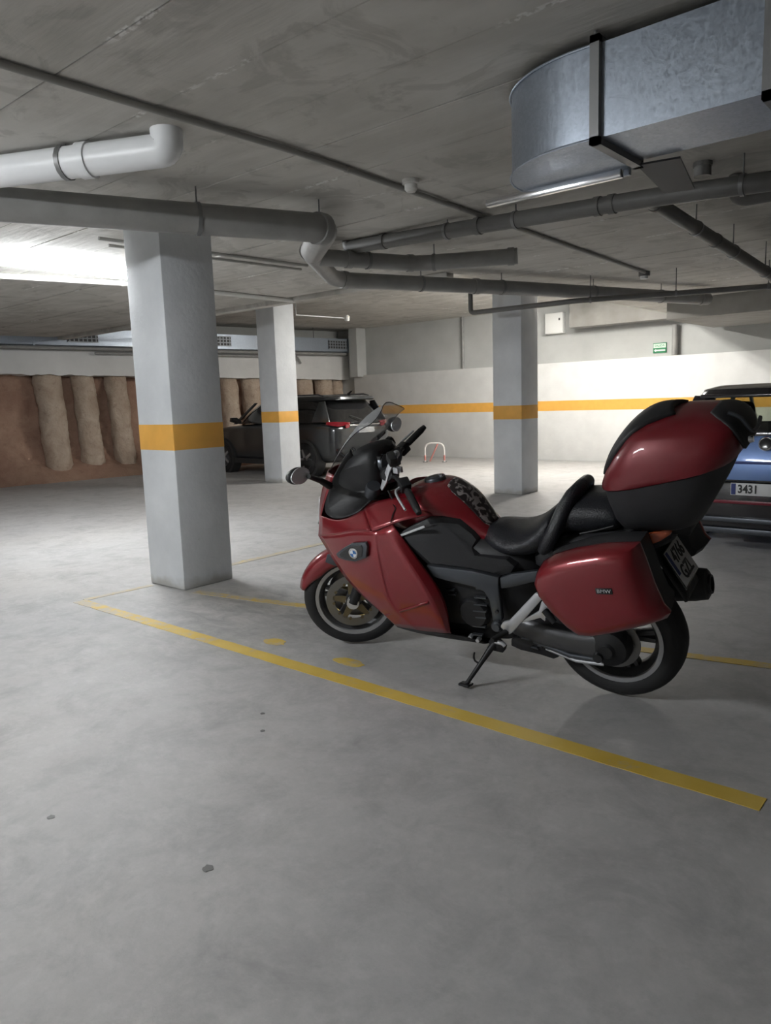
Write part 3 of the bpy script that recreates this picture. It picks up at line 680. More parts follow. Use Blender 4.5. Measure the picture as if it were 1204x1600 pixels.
for s_, nm in ((False, 'side_fairing'), (True, 'side_fairing')):
    sf = patch(nm, sg_, 'red', bk, 2, .006, mirror=s_)
    # chrome-rimmed badge on the panel
    P = [(1.387, 0.305, 0.720), (1.331, 0.312, 0.758), (1.261, 0.318, 0.796), (1.159, 0.330, 0.817), (1.149, 0.332, 0.797), (1.168, 0.334, 0.732), (1.251, 0.324, 0.698), (1.320, 0.316, 0.695), (1.372, 0.308, 0.701)]
    if s_: P = [mir(p) for p in P]
    s1 = -1 if s_ else 1
    bg = prism('badge_surround', P, .02, 'frame', sf, bev=.004)
    c = Vector(P[0]) * 0
    for p in P: c += Vector(p) / len(P)
    prism('badge_field', [tuple(c + (Vector(p) - c) * .74 + Vector((0, s1 * .009, 0))) for p in P], .01, 'gloss', bg)
    cc = c + Vector((-.018, s1 * .014, .0)); nrm = Vector((0, s1, 0))
    rd = lathe('roundel', [(0, .006), (.026, .006), (.030, .004), (.030, -.004), (0, -.004)], cc, nrm, 'chrome', bg, seg=24)
    for q in range(4):
        a0 = q * PI / 2; pts = [tuple(cc + nrm * .0065)] + [tuple(cc + nrm * .0065 + Vector((math.cos(a0 + k * PI / 8) * .019, 0, math.sin(a0 + k * PI / 8) * .019))) for k in range(5)]
        prism('roundel_quarter', pts, .003, 'badge_blue' if q % 2 else 'badge_white', bg, axis=tuple(nrm))
# lower crease fold of the side panel
side('fairing_fold', [[(1.152, 0.279, 0.380), (1.027, 0.313, 0.441), (0.828, 0.347, 0.533)], [(1.156, 0.277, 0.366), (1.028, 0.310, 0.425), (0.824, 0.345, 0.519)]], 'red', 1, .004)
brow_top = [(1.566, 0.175, 0.879), (1.403, 0.235, 0.872), (1.297, 0.235, 0.908), (1.225, 0.215, 0.948)]
side('fairing_brow', [brow_top, [(1.571, 0.190, 0.824), (1.407, 0.250, 0.840), (1.274, 0.268, 0.886), (1.174, 0.270, 0.912)], brow_low], 'red')
side('fairing_shoulder', [[(1.225, 0.215, 0.948), (1.171, 0.200, 0.985), (1.086, 0.185, 1.001), (0.992, 0.160, 1.011), (0.939, 0.150, 0.972)],
                          [(1.181, 0.262, 0.922), (1.114, 0.255, 0.945), (1.043, 0.240, 0.961), (0.941, 0.215, 0.975), (0.874, 0.195, 0.958)],
                          [(1.121, 0.318, 0.871), (1.071, 0.312, 0.886), (1.002, 0.298, 0.913), (0.910, 0.265, 0.938), (0.813, 0.215, 0.942)]], 'red')
for sgn in (1, -1):
    pth = [(1.075, 0.188, 0.989), (1.020, 0.225, 0.971), (1.016, 0.262, 0.947), (1.006, 0.302, 0.922)]
    tube('panel_gap', [(p[0], sgn * (p[1] + .002), p[2] + .001) for p in pth], .0035, 'gloss', bk, seg=6, k=4)
# nose
def nrow(e, q, d=.03):
    return [mir(e), mir(q), (q[0] + d, 0, q[2]), q, e]
nose = [nrow((1.421, 0.170, 1.113), (1.541, 0.090, 1.102)), nrow((1.484, 0.175, 1.007), (1.612, 0.090, 0.991)), nrow((1.562, 0.172, 0.886), (1.650, 0.090, 0.881)), nrow((1.585, 0.195, 0.767), (1.657, 0.100, 0.775)), nrow((1.505, 0.225, 0.675), (1.624, 0.110, 0.679))]
ns = patch('nose_fairing', nose, 'red', bk, 2, .006)
hl = [nrow(add((1.583, 0.100, 0.938), (.012, 0, 0)), add((1.648, 0.060, 0.932), (.008, 0, 0)), .03), nrow(add((1.635, 0.110, 0.796), (.012, 0, 0)), add((1.677, 0.060, 0.802), (.010, 0, 0)), .03)]
patch('headlight_lens', hl, 'mirror', ns, 2, .006)
# black inner cockpit panels and instrument cowl
side('cockpit_panel', [[(1.423, 0.168, 1.112), (1.359, 0.155, 1.195), (1.312, 0.130, 1.248)], [(1.487, 0.172, 1.006), (1.402, 0.130, 1.079), (1.318, 0.100, 1.158)], [(1.553, 0.172, 0.887), (1.413, 0.140, 0.969), (1.288, 0.100, 1.055)], [(1.404, 0.232, 0.874), (1.333, 0.180, 0.925), (1.248, 0.120, 1.017)], [(1.260, 0.222, 0.931), (1.227, 0.190, 0.960), (1.186, 0.130, 1.002)]], 'trim')
cowl = []
for (x, zt, w, zb) in ((1.47, 1.13, .15, 1.02), (1.40, 1.20, .16, 1.0), (1.31, 1.245, .155, .98), (1.22, 1.262, .14, .98), (1.17, 1.255, .13, 1.0)):
    cowl.append([(x, y * w, z) for y, z in ((-1, zb), (-1, zt - .06), (-.75, zt - .015), (0, zt), (.75, zt - .015), (1, zt - .06), (1, zb), (0, zb - .02))])
cw = loft('instrument_cowl', cowl, 'trim', bk, sub=1)
prism('display', [(1.172, -.09, 1.10), (1.172, .09, 1.10), (1.168, .1, 1.20), (1.168, -.1, 1.20)], .02, 'gloss', cw, axis=(1, 0, 0))
for y in (-.06, .06): lathe('gauge', [(0, .012), (.042, .012), (.046, 0), (.046, -.01)], (1.165, y, 1.155), (-1, 0, 0), 'frame', cw, seg=20)
# windscreen
ws = []
for (w, xe, ze, xc, zc) in ((.20, 1.418, 1.150, 1.52, 1.115), (.215, 1.345, 1.228, 1.455, 1.20), (.217, 1.27, 1.302, 1.38, 1.28), (.208, 1.208, 1.352, 1.31, 1.355), (.190, 1.168, 1.374, 1.24, 1.410), (.165, 1.140, 1.386, 1.185, 1.440), (.125, 1.125, 1.405, 1.148, 1.453), (.065, 1.126, 1.436, 1.135, 1.459)):
    r = []
    for j in range(9):
        v = -1 + j / 4; r.append((xc + (xe - xc) * v * v, w * v, zc + (ze - zc) * v * v))
    ws.append(r)
wsn = patch('windscreen', ws, 'screen', bk, 1, 0)
edge = [r[8] for r in ws] + [r[j] for r in ws[-1:] for j in range(7, 0, -1)] + [r[0] for r in ws[::-1]]
tube('windscreen_edge', edge, .0022, 'trim', wsn, seg=6, k=2)
for v in (3, 5):
    tube('screen_strut', [ws[1][v], (ws[1][v][0] - .1, ws[1][v][1], 1.13)], .006, 'trim', wsn, seg=6)
# mirrors
for sgn, cpx, stalk in ((1, (1.393, 0.470, 1.207), [(1.363, 0.440, 1.195), (1.405, 0.310, 1.131), (1.460, 0.180, 1.057)]), (-1, (1.401, -0.450, 1.231), [(1.470, -0.420, 1.192), (1.488, -0.300, 1.159), (1.40, -.16, 1.12)])):
    c = Vector(cpx); fx = Vector((-1, 0, .04)).normalized(); yy = Vector((.10 * sgn, 1, 0)).normalized(); zz = fx.cross(yy).normalized(); zz = zz if zz.z > 0 else -zz
    def ov(k, d): return [tuple(c + fx * d + yy * math.cos(a) * .066 * k * (1 + .08 * math.cos(a * 2)) + zz * math.sin(a) * .046 * k) for a in [2 * PI * i / 20 for i in range(20)]]
    mr = loft('mirror', [ov(.35, -.062), ov(.75, -.048), ov(.95, -.02), ov(1.0, .0)], 'trim', bk, sub=1)
    prism('mirror_glass', ov(.9, .004), .006, 'mirror', mr, axis=tuple(fx)); tube('mirror_stalk', stalk, [.012, .016, .022], 'trim', mr, seg=10)
# --- handlebars turned to the left
def bar(sgn, root, g0, g1, resv):
    hb = tube('handlebar', [root, (Vector(root) * .5 + Vector(g0) * .5) + Vector((0, 0, .02)), g0, g1], .0115, 'engine', bk, seg=12)
    d = (Vector(g1) - Vector(g0)).normalized(); s0 = Vector(g0) + d * .03
    tube('grip', [s0, s0 + d * .005, Vector(g1) - d * .012, Vector(g1)], [.016, .0185, .0185, .017], 'rubber', hb, seg=14)
    tube('bar_end', [Vector(g1), Vector(g1) + d * .022], [.0165, .014], 'trim', hb, seg=12)
    up = Vector((0, 0, 1)); fw_ = d.cross(up).normalized()
    if fw_.x < 0: fw_ = -fw_
    M = basis(Vector(g0) - d * .01, d, up)
    box('switch_cluster', (-.035, -.03, -.028), (.03, .028, .028), 'engine', hb, bev=.008, M=M)
    rv = box('fluid_reservoir', (-.035, -.02, -.022), (.035, .024, .022), 'trim', hb, bev=.008, M=basis(resv, d, up)); box('reservoir_cap', (-.031, .022, -.019), (.031, .03, .019), 'gloss', rv, bev=.003, M=basis(resv, d, up))
    tube('lever', [Vector(g0) + fw_ * .03, Vector(g0) + fw_ * .06 + d * .03, Vector(g1) + fw_ * .055 - d * .02], [.008, .008, .006], 'silver', hb, seg=8, k=4)
    return hb
hl_ = bar(1, (1.13, .10, 1.10), (0.960, 0.200, 1.077), (0.843, 0.300, 0.995), (1.037, 0.170, 1.206))
hr_ = bar(-1, (1.17, -.08, 1.12), (1.233, -0.250, 1.149), (1.187, -0.390, 1.215), (1.271, -0.160, 1.193))
M = basis((0.998, 0.180, 1.149), (.3, 1, 0), (0, 0, 1))
for k in range(2): box('switch_key', (-.028 + k * .024, -.012, .0), (-.014 + k * .024, .018, .036), 'silver', hl_, bev=.003, M=M)
prism('yoke_arm', [(1.046, 0.120, 1.227), (1.029, 0.120, 1.211), (1.076, 0.140, 1.135), (1.099, 0.150, 1.079), (1.132, 0.155, 1.034), (1.144, 0.150, 1.049), (1.119, 0.140, 1.116), (1.073, 0.120, 1.203)], .02, 'silver', hl_, bev=.004)
lathe('yoke_ring', [(.010, -.012), (.018, -.012), (.018, .012), (.010, .012), (.010, -.012)], (1.043, 0.120, 1.221), (0, 1, 0), 'silver', hl_, seg=16)
lathe('ignition_barrel', [(0, .03), (.036, .03), (.042, .01), (.042, -.04), (0, -.04)], (1.203, 0.140, 1.033), (-.5, .3, .8), 'frame', bk, seg=20)
tube('brake_cable', [(1.089, 0.170, 1.041), (1.057, 0.185, 0.992), (1.039, 0.200, 0.950)], .005, 'rubber', hl_, seg=6, k=4)
lathe('horn_housing', [(0, .03), (.03, .03), (.045, .01), (.045, -.03), (0, -.03)], (1.105, 0.120, 1.110), (-.2, .9, .2), 'engine', hl_, seg=18)

# --- tank
tk = []
for (x, zt, w, zs, zb) in ((1.14, .965, .13, .90, .80), (1.09, 1.005, .165, .915, .80), (1.02, 1.036, .20, .93, .80), (.93, 1.056, .222, .945, .80), (.864, 1.062, .215, .945, .79), (.775, 1.042, .172, .93, .78), (.708, .997, .138, .895, .76), (.646, .922, .112, .85, .74), (.59, .842, .10, .80, .73), (.565, .815, .12, .78, .73)):
    half = [(0, zt), (.42 * w, zt - .006), (.72 * w, zt - (zt - zs) * .30), (.93 * w, zt - (zt - zs) * .68), (w, zs), (.98 * w, zs - (zs - zb) * .5), (.9 * w, zb)]
    tk.append([(x, y, z) for y, z in half] + [(x, -y, z) for y, z in half[:0:-1]])
tank = loft('fuel_tank', tk, 'red', bk, sub=2)
fc = lathe('filler_cap', [(0, .016), (.030, .016), (.034, .012), (.054, .010), (.058, .002), (.058, -.02), (0, -.02)], (.905, 0, 1.056), (.10, 0, 1), 'frame', tank, seg=28)
lathe('cap_hinge', [(0, .02), (.012, .02), (.012, .006), (0, .006)], (.865, 0, 1.062), (0, 0, 1), 'chrome', fc, seg=12)
pd = []
for (x, zt, w) in ((.80, 1.053, .065), (.765, 1.041, .085), (.708, .999, .088), (.665, .952, .083), (.62, .890, .076), (.588, .846, .06)):
    pd.append([(x + .003, w * v, zt + .004 - .006 * v * v - .022 * abs(v) ** 3) for v in (-1, -.75, -.4, 0, .4, .75, 1)])
patch('tank_pad', pd, 'pad', tank, 2, .008)
# black knee panels
kp = [(1.007, 0.292, 0.842), (0.921, 0.270, 0.891), (0.834, 0.240, 0.927), (0.784, 0.195, 0.923), (0.708, 0.142, 0.898), (0.647, 0.112, 0.830), (0.625, 0.108, 0.796), (0.637, 0.150, 0.761), (0.603, 0.190, 0.734), (0.458, 0.190, 0.728), (0.416, 0.195, 0.698), (0.437, 0.200, 0.665), (0.488, 0.208, 0.649), (0.620, 0.226, 0.673), (0.783, 0.245, 0.687), (0.854, 0.260, 0.693), (0.887, 0.275, 0.738), (0.943, 0.285, 0.793)]
c0 = Vector((0, 0, 0))
for p in kp: c0 += Vector(p) / len(kp)
for sgn in (1, -1):
    outer = [(p[0], sgn * p[1], p[2]) for p in kp]
    inner = [tuple(Vector(p).lerp(Vector((c0.x, sgn * c0.y, c0.z)), .14) + Vector((0, sgn * .012, 0))) for p in outer]
    back = [(p[0], p[1] - sgn * .10, p[2]) for p in outer]
    k_ = loft('knee_panel', [back, outer, inner], 'trim2', bk, sub=0, angle=30)
    s0 = (0.964, 0.296, 0.854); s1 = (0.825, 0.280, 0.906); s0 = (s0[0], sgn * s0[1], s0[2]); s1 = (s1[0], sgn * s1[1], s1[2])
    d = (Vector(s1) - Vector(s0)).normalized(); n = d.cross(Vector((0, 1, 0))).normalized() * .006
    prism('chrome_strip', [tuple(Vector(s0) - n), tuple(Vector(s1) - n), tuple(Vector(s1) + n), tuple(Vector(s0) + n)], .012, 'silver', k_, bev=.002)
# --- grey frame
fr_top = [(0.857, 0.262, 0.694), (0.615, 0.236, 0.678), (0.482, 0.220, 0.652), (0.489, 0.222, 0.615), (0.485, 0.228, 0.533), (0.483, 0.236, 0.427), (0.530, 0.236, 0.398), (0.541, 0.232, 0.527), (0.565, 0.230, 0.571), (0.622, 0.235, 0.594), (0.754, 0.250, 0.616), (0.826, 0.260, 0.633)]
fr_tail = [(0.482, 0.215, 0.646), (0.422, 0.210, 0.671), (0.321, 0.200, 0.691), (0.205, 0.190, 0.715), (0.203, 0.190, 0.658), (0.326, 0.200, 0.634), (0.429, 0.210, 0.600), (0.481, 0.215, 0.589)]
for sgn in (1, -1):
    fr = prism('frame_beam', [(p[0], sgn * p[1], p[2]) for p in fr_top], .035, 'frame', bk, bev=.007)
    prism('tail_frame', [(p[0], sgn * p[1], p[2]) for p in fr_tail], .03, 'frame', bk, bev=.006)
    b0 = (0.503, 0.238, 0.477); lathe('frame_bolt', [(0, .022), (.009, .022), (.009, 0), (0, 0)], (b0[0], sgn * b0[1], b0[2]), (0, sgn, 0), 'gloss', fr, seg=10)
# --- engine
eg = loft('engine_block', [[(x, y * w, z) for y, z in ((-1, zb + .05), (-1, zt - .06), (-.8, zt), (.8, zt), (1, zt - .06), (1, zb + .05), (.7, zb), (-.7, zb))] for (x, w, zb, zt) in ((.30, .12, .30, .70), (.42, .17, .25, .78), (.60, .19, .22, .80), (.90, .21, .22, .80), (1.12, .20, .26, .80), (1.25, .14, .36, .80))], 'engine', bk, sub=1)
fins = [(0.598, 0.205, 0.569), (0.607, 0.205, 0.519), (0.611, 0.206, 0.480), (0.619, 0.207, 0.444), (0.616, 0.207, 0.409), (0.634, 0.206, 0.355), (0.652, 0.204, 0.304), (0.769, 0.213, 0.544), (0.761, 0.213, 0.520)]
for p, w in zip(fins, (.028, .032, .036, .036, .03, .036, .03, .022, .02)):
    prism('cooling_fin', [(p[0] - w, p[1], p[2] - .004), (p[0] + w, p[1], p[2] - .007), (p[0] + w, p[1], p[2] - .001), (p[0] - w, p[1], p[2] + .004)], .02, 'frame', eg)
for px in ((0.689, 0.205, 0.287), (0.650, 0.200, 0.273)): lathe('engine_bolt', [(0, .02), (.010, .02), (.012, .008), (.012, -.01)], px, (0, 1, 0), 'silver', eg, seg=10)
lathe('clutch_cover', [(0, .03), (.07, .03), (.085, .012), (.09, -.02)], (.66, .185, .42), (0, 1, 0), 'engine', eg, seg=28)
side('belly_pan', [[(1.107, 0.260, 0.308), (0.991, 0.278, 0.313), (0.867, 0.288, 0.324), (0.770, 0.268, 0.322), (0.626, 0.200, 0.262)], [(1.120, 0.230, 0.271), (1.048, 0.220, 0.246), (0.949, 0.210, 0.227), (0.801, 0.200, 0.220), (0.636, 0.180, 0.227)], [(1.08, .02, .26), (.98, .02, .235), (.88, .02, .225), (.74, .02, .215), (.60, .02, .21)]], 'trim2', 1, .006)

# --- seats
def seat_ring(x, zt, w, zb, crown=.02):
    h = [(0, zt), (.45 * w, zt + .002), (.8 * w, zt - crown), (w, zt - crown - .03), (1.02 * w, (zt + zb) / 2 - .01), (.86 * w, zb)]
    return [(x, y, z) for y, z in h] + [(x, -y, z) for y, z in h[:0:-1]]
rs = loft('rider_seat', [seat_ring(*a) for a in ((.645, .80, .055, .745), (.615, .838, .10, .735), (.57, .852, .135, .725), (.51, .842, .17, .72), (.44, .838, .195, .72), (.37, .862, .20, .725), (.31, .905, .195, .74), (.26, .95, .185, .77), (.225, .97, .17, .80))], 'seat', bk, sub=2)
ps = loft('passenger_seat', [seat_ring(*a) for a in ((.235, .98, .165, .83), (.19, 1.015, .17, .845), (.10, 1.028, .175, .855), (0.0, 1.03, .175, .87), (-.06, 1.025, .165, .88), (-.085, 1.0, .15, .89))], 'seat', bk, sub=2)
arch = [(0.266, 0.205, 0.792), (0.242, 0.205, 0.826), (0.202, 0.190, 0.898), (0.167, 0.155, 0.986), (.142, .10, 1.035), (.130, 0, 1.048)]
arch = arch + [mir(p) for p in arch[-2::-1]]
tube('seat_bolster', arch, [.022] + [.034] * 9 + [.022], 'seat', rs, seg=14, k=1)
# tail body under the seats
tb = loft('tail_body', [[(x, y * w, z) for y, z in ((-1, zb), (-1, zt - .03), (-.8, zt), (.8, zt), (1, zt - .03), (1, zb), (.7, zb - .03), (-.7, zb - .03))] for (x, w, zb, zt) in ((.36, .17, .68, .76), (.24, .185, .70, .83), (.10, .185, .73, .87), (-.08, .17, .78, .905), (-.20, .14, .82, .925), (-.30, .11, .86, .93))], 'trim2', bk, sub=1)
for sgn in (1, -1):
    pts = [(0.207, 0.200, 0.796), (0.142, 0.215, 0.833), (0.079, 0.222, 0.857), (-0.047, 0.215, 0.886), (-0.136, 0.190, 0.907), (-.24, .12, .94)]
    tube('grab_rail', [(p[0], sgn * p[1], p[2]) for p in pts], .011, 'gloss', bk, seg=10, k=4)
    pts = [(0.090, 0.185, 0.887), (0.019, 0.180, 0.905), (-0.058, 0.170, 0.928)]
    tube('seat_piping', [(p[0], sgn * p[1], p[2]) for p in pts], .004, 'trim', bk, seg=6, k=3)
    lathe('lock_button', [(0, .012), (.008, .012), (.008, 0)], ((-0.069, 0.225, 0.877)[0], sgn * .225, (-0.069, 0.225, 0.877)[2]), (0, sgn, 0), 'chrome', bk, seg=8)
# lights, number plate, rear guard
for sgn in (1, -1):
    P = [(-0.181, 0.190, 0.899), (-0.227, 0.185, 0.923), (-0.294, 0.150, 0.938), (-0.297, 0.145, 0.910), (-0.254, 0.165, 0.880), (-0.208, 0.180, 0.862)]
    prism('indicator_lens', [(p[0], sgn * p[1], p[2]) for p in P], .06, 'amber', bk, bev=.008)
prism('tail_lamp', [(-.29, -.07, .905), (-.29, .07, .905), (-.315, .06, .87), (-.315, -.06, .87)], .05, 'redlens', bk, bev=.01, axis=(1, 0, .3))
g_ = patch('rear_guard', [[(x, y, z) for y in (-.115, 0, .115)] for x, z in ((-.17, .87), (-.205, .80), (-.26, .70), (-.325, .60), (-.335, .575))], 'trim', bk, 1, .012)
up = Vector((.088, 0, .145)).normalized(); nrm = Vector((-up.z, 0, up.x)); ctr = Vector((-.277, 0, .708)) + nrm * .018
Mp = basis(ctr, (0, -1, 0), up)
pl = box('number_plate', (-.112, -.085, -.0015), (.112, .085, .0015), 'plate', bk, bev=.001, M=Mp); pl['label'] = 'white number plate'
box('country_strip', (-.108, -.03, .001), (-.082, .082, .0028), 'euro', pl, M=Mp)
text('plate_lettering', '4766', .088, Mp @ Matrix.Translation((.014, .036, .0022)), 'ink', pl, stretch=.86, bold=.002)
text('plate_lettering', 'GZL', .088, Mp @ Matrix.Translation((.004, -.042, .0022)), 'ink', pl, stretch=.86, bold=.002)
box('plate_frame', (-.118, -.094, -.006), (.118, .09, -.001), 'gloss', pl, bev=.002, M=Mp)
# exhaust on the right
ex = tube('exhaust_silencer', [(.55, -.12, .25), (.42, -.17, .30), (.25, -.205, .40), (.0, -.215, .46), (-.30, -.215, .505), (-.355, -.215, .512), (-.365, -.215, .513)], [.03, .04, .062, .078, .08, .074, .060], 'trim', bk, seg=22)
lathe('exhaust_tip', [(.05, 0), (.045, .012), (.034, .012), (.034, -.03), (0, -.03)], (-.365, -.215, .513), (-1, 0, .14), 'engine', ex, seg=20)
# --- rear wheel, shaft drive, swing arm
RM = Matrix.Translation((0, 0, .315))
rw = wheel('rear_wheel', .315, .18, RM, .222, 5, 'rim', bk, .55, disc='rim')
disc_brake(rw, RM, .10, .13, 'disc')
sw = loft('swing_arm', [[(x, yc + y * w, zc + z * h) for y, z in ((-1, -.6), (-.7, -1), (.7, -1), (1, -.6), (1, .6), (.7, 1), (-.7, 1), (-1, .6))] for (x, yc, zc, w, h) in ((.52, .12, .36, .05, .06), (.40, .14, .355, .052, .062), (.26, .15, .33, .052, .062), (.13, .145, .315, .045, .055), (.04, .135, .312, .05, .075), (-.04, .13, .313, .05, .08), (-.09, .125, .315, .035, .05))], 'spoke', bk, sub=1)
lathe('final_drive', [(0, .055), (.03, .055), (.04, .04), (.085, .025), (.098, -.01), (.098, -.05), (.06, -.07)], (0, .15, .315), (0, 1, 0), 'engine', sw, seg=28)
lathe('drive_cap', [(0, .02), (.022, .02), (.026, .0)], (.035, .20, .285), (0, 1, 0), 'gloss', sw, seg=16)
tube('torque_arm', [(.36, .17, .30), (.18, .18, .255), (.06, .17, .25)], [.016, .014, .016], 'frame', sw, seg=10)
tube('torque_arm', [(.30, .175, .27), (.15, .185, .235), (.02, .175, .235)], [.010, .009, .010], 'silver', sw, seg=8)
# rear mudguard close to the tyre
rg = []
for i in range(8):
    a = math.radians(55 + 75 * i / 7); rg.append([(math.cos(a) * rr, y, .315 + math.sin(a) * rr) for y, rr in ((-.10, .31), (-.07, .338), (0, .345), (.07, .338), (.10, .31))])
patch('wheel_hugger', rg, 'trim', bk, 1, .006)
# --- foot rests and stands
pb = [(0.482, 0.270, 0.410), (0.466, 0.270, 0.436), (0.431, 0.270, 0.452), (0.285, 0.275, 0.616), (0.253, 0.275, 0.620), (0.249, 0.275, 0.594), (0.417, 0.270, 0.392), (0.439, 0.270, 0.375)]
pb2 = [(0.402, 0.265, 0.434), (0.276, 0.270, 0.523), (0.260, 0.270, 0.571), (0.231, 0.270, 0.614), (0.214, 0.270, 0.603), (0.230, 0.270, 0.556), (0.249, 0.270, 0.474), (0.270, 0.270, 0.490), (0.368, 0.265, 0.446), (0.424, 0.265, 0.409)]
for sgn in (1, -1):
    ft = prism('footrest_bracket', [(p[0], sgn * p[1], p[2]) for p in pb], .022, 'silver', bk, bev=.005)
    prism('bracket_strut', [(p[0], sgn * p[1], p[2]) for p in pb2], .018, 'silver', ft, bev=.004)
    pp = (0.503, 0.270, 0.406); pp = Vector((pp[0], sgn * pp[1], pp[2]))
    lathe('bracket_boss', [(0, .018), (.020, .018), (.028, .008), (.028, -.012), (0, -.012)], pp, (0, sgn, 0), 'frame', ft, seg=18)
    q = (0.454, 0.280, 0.385); q = Vector((q[0], sgn * q[1], q[2]))
    tube('foot_peg', [q, q + Vector((.01, sgn * .03, 0)), q + Vector((.03, sgn * .09, .0))], [.018, .016, .013], 'rubber', ft, seg=10)
    q2 = (0.227, 0.280, 0.505); q2 = Vector((q2[0], sgn * q2[1], q2[2]))
    tube('folded_peg', [q2 + Vector((.02, 0, .03)), q2 + Vector((-.03, sgn * .012, -.02))], [.016, .014], 'rubber', ft, seg=10)
ss = tube('side_stand', [(0.554, 0.170, 0.270), (0.582, 0.200, 0.241), (0.615, 0.265, 0.183), (.680, .322, .082)], [.020, .018, .013, .011], 'engine', bk, seg=10)
prism('stand_foot', [(.655, .300, .070), (.715, .305, .072), (.72, .345, .080), (.66, .35, .080)], .012, 'engine', ss, bev=.003, axis=(0, -.2, 1))
tube('stand_hook', [(0.625, 0.268, 0.175), (0.646, 0.272, 0.188), (0.649, 0.275, 0.212), (0.641, 0.278, 0.240)], .005, 'engine', ss, seg=6, k=3)
tube('stand_spring', [(0.566, 0.190, 0.267), (0.524, 0.190, 0.264), (0.512, 0.190, 0.252)], .012, 'silver', ss, seg=8)
prism('stand_pivot', [(0.599, 0.180, 0.271), (0.558, 0.180, 0.285), (0.514, 0.180, 0.242), (0.524, 0.180, 0.215), (0.587, 0.180, 0.218)], .04, 'engine', bk, bev=.004)
cs = prism('centre_stand', [(0.483, 0.160, 0.287), (0.412, 0.160, 0.314), (0.313, 0.160, 0.306), (0.245, 0.160, 0.272), (0.241, 0.160, 0.231), (0.268, 0.160, 0.215), (0.337, 0.160, 0.227), (0.437, 0.160, 0.234), (0.487, 0.160, 0.250)], .03, 'engine', bk, bev=.004)
for p, w in (((0.398, 0.180, 0.309), .026), ((0.330, 0.180, 0.282), .012), ((0.358, 0.180, 0.266), .02), ((0.292, 0.180, 0.275), .012), ((0.260, 0.180, 0.270), .011)):
    prism('stand_tube_highlight', [(p[0] - w, p[1], p[2] - .008), (p[0] + w, p[1], p[2] - .003), (p[0] + w * .8, p[1], p[2] + .006), (p[0] - w * .8, p[1], p[2] + .004)], .012, 'frame', cs, bev=.002)
# --- panniers
po = [(0.212, 0.445, 0.755), (0.199, 0.445, 0.792), (0.170, 0.445, 0.835), (0.119, 0.445, 0.869), (0.025, 0.445, 0.905), (-0.095, 0.445, 0.936), (-0.225, 0.430, 0.950), (-0.247, 0.430, 0.884), (-0.275, 0.430, 0.785), (-0.307, 0.430, 0.697), (-0.332, 0.428, 0.668), (-0.319, 0.428, 0.644), (-0.254, 0.430, 0.612), (-0.149, 0.435, 0.570), (-0.030, 0.440, 0.532), (0.025, 0.440, 0.529), (0.075, 0.445, 0.560), (0.144, 0.445, 0.626), (0.196, 0.445, 0.696)]
def ring_at(pts, c, k, y, sgn, rear=0.0):
    out = []
    for p in pts:
        x = c[0] + (p[0] - c[0]) * k; z = c[2] + (p[2] - c[2]) * k
        if p[0] < c[0]: x += (c[0] - p[0]) * rear
        out.append((x, sgn * y, z))
    return out
pc = [sum(p[i] for p in po) / len(po) for i in range(3)]
for sgn in (1, -1):
    pn = loft('pannier', [ring_at(po, pc, .80, .19, sgn), ring_at(po, pc, .93, .215, sgn), ring_at(po, pc, 1.0, .30, sgn), ring_at(po, pc, 1.02, .375, sgn)], 'trim2', bk, sub=0, angle=30)
    loft('pannier_lid', [ring_at(po, pc, .98, .36, sgn), ring_at(po, pc, 1.025, .38, sgn), ring_at(po, pc, 1.03, .40, sgn), ring_at(po, pc, 1.0, .435, sgn, .05), ring_at(po, pc, .955, .462, sgn, .10), ring_at(po, pc, .88, .480, sgn, .13), ring_at(po, pc, .72, .490, sgn, .12), ring_at(po, pc, .4, .494, sgn, .05)], 'red', pn, sub=0, angle=60)
    e0 = (-0.110, 0.494, 0.777); M = basis((e0[0], sgn * .4935, e0[2]), (-sgn, 0, .10), (.10 * sgn, 0, 1))
    eb_ = box('emblem', (-.034, -.013, -.003), (.034, .013, .004), 'gloss', pn, bev=.002, M=M)
    text('emblem_lettering', 'BMW', .021, M @ Matrix.Translation((0, 0, .0045)), 'silver', eb_, stretch=1.15)
# --- top case
def plan(xf, xr, hw, zf, zr, n=3.4, N=28):
    xc = (xf + xr) / 2; a = (xf - xr) / 2; out = []
    for i in range(N):
        t = 2 * PI * i / N; c, s_ = math.cos(t), math.sin(t)
        x = xc + a * math.copysign(abs(c) ** (2 / n), c); y = hw * math.copysign(abs(s_) ** (2 / n), s_)
        out.append((x, y, zf + (zr - zf) * (xf - x) / (xf - xr)))
    return out
tc_ = loft('top_case', [plan(-.09, -.36, .17, .915, .925), plan(-.07, -.40, .21, .925, .95), plan(-.05, -.445, .25, .965, 1.035), plan(-.03, -.49, .272, 1.03, 1.125), plan(-.015, -.53, .285, 1.095, 1.225)], 'trim2', bk, sub=0, angle=35)
ld = loft('top_case_lid', [plan(-.02, -.52, .28, 1.094, 1.223), plan(-.005, -.54, .292, 1.10, 1.230), plan(-.005, -.548, .293, 1.12, 1.25), plan(-.03, -.555, .288, 1.18, 1.285, 4), plan(-.068, -.555, .276, 1.25, 1.322, 4.2), plan(-.115, -.548, .258, 1.318, 1.352, 4.2), plan(-.135, -.54, .243, 1.342, 1.366, 4), plan(-.175, -.52, .205, 1.372, 1.387, 3.4), plan(-.23, -.48, .14, 1.394, 1.400, 2.8), plan(-.29, -.42, .06, 1.404, 1.406, 2.4)], 'red2', tc_, sub=0, angle=60)
pad_ = []
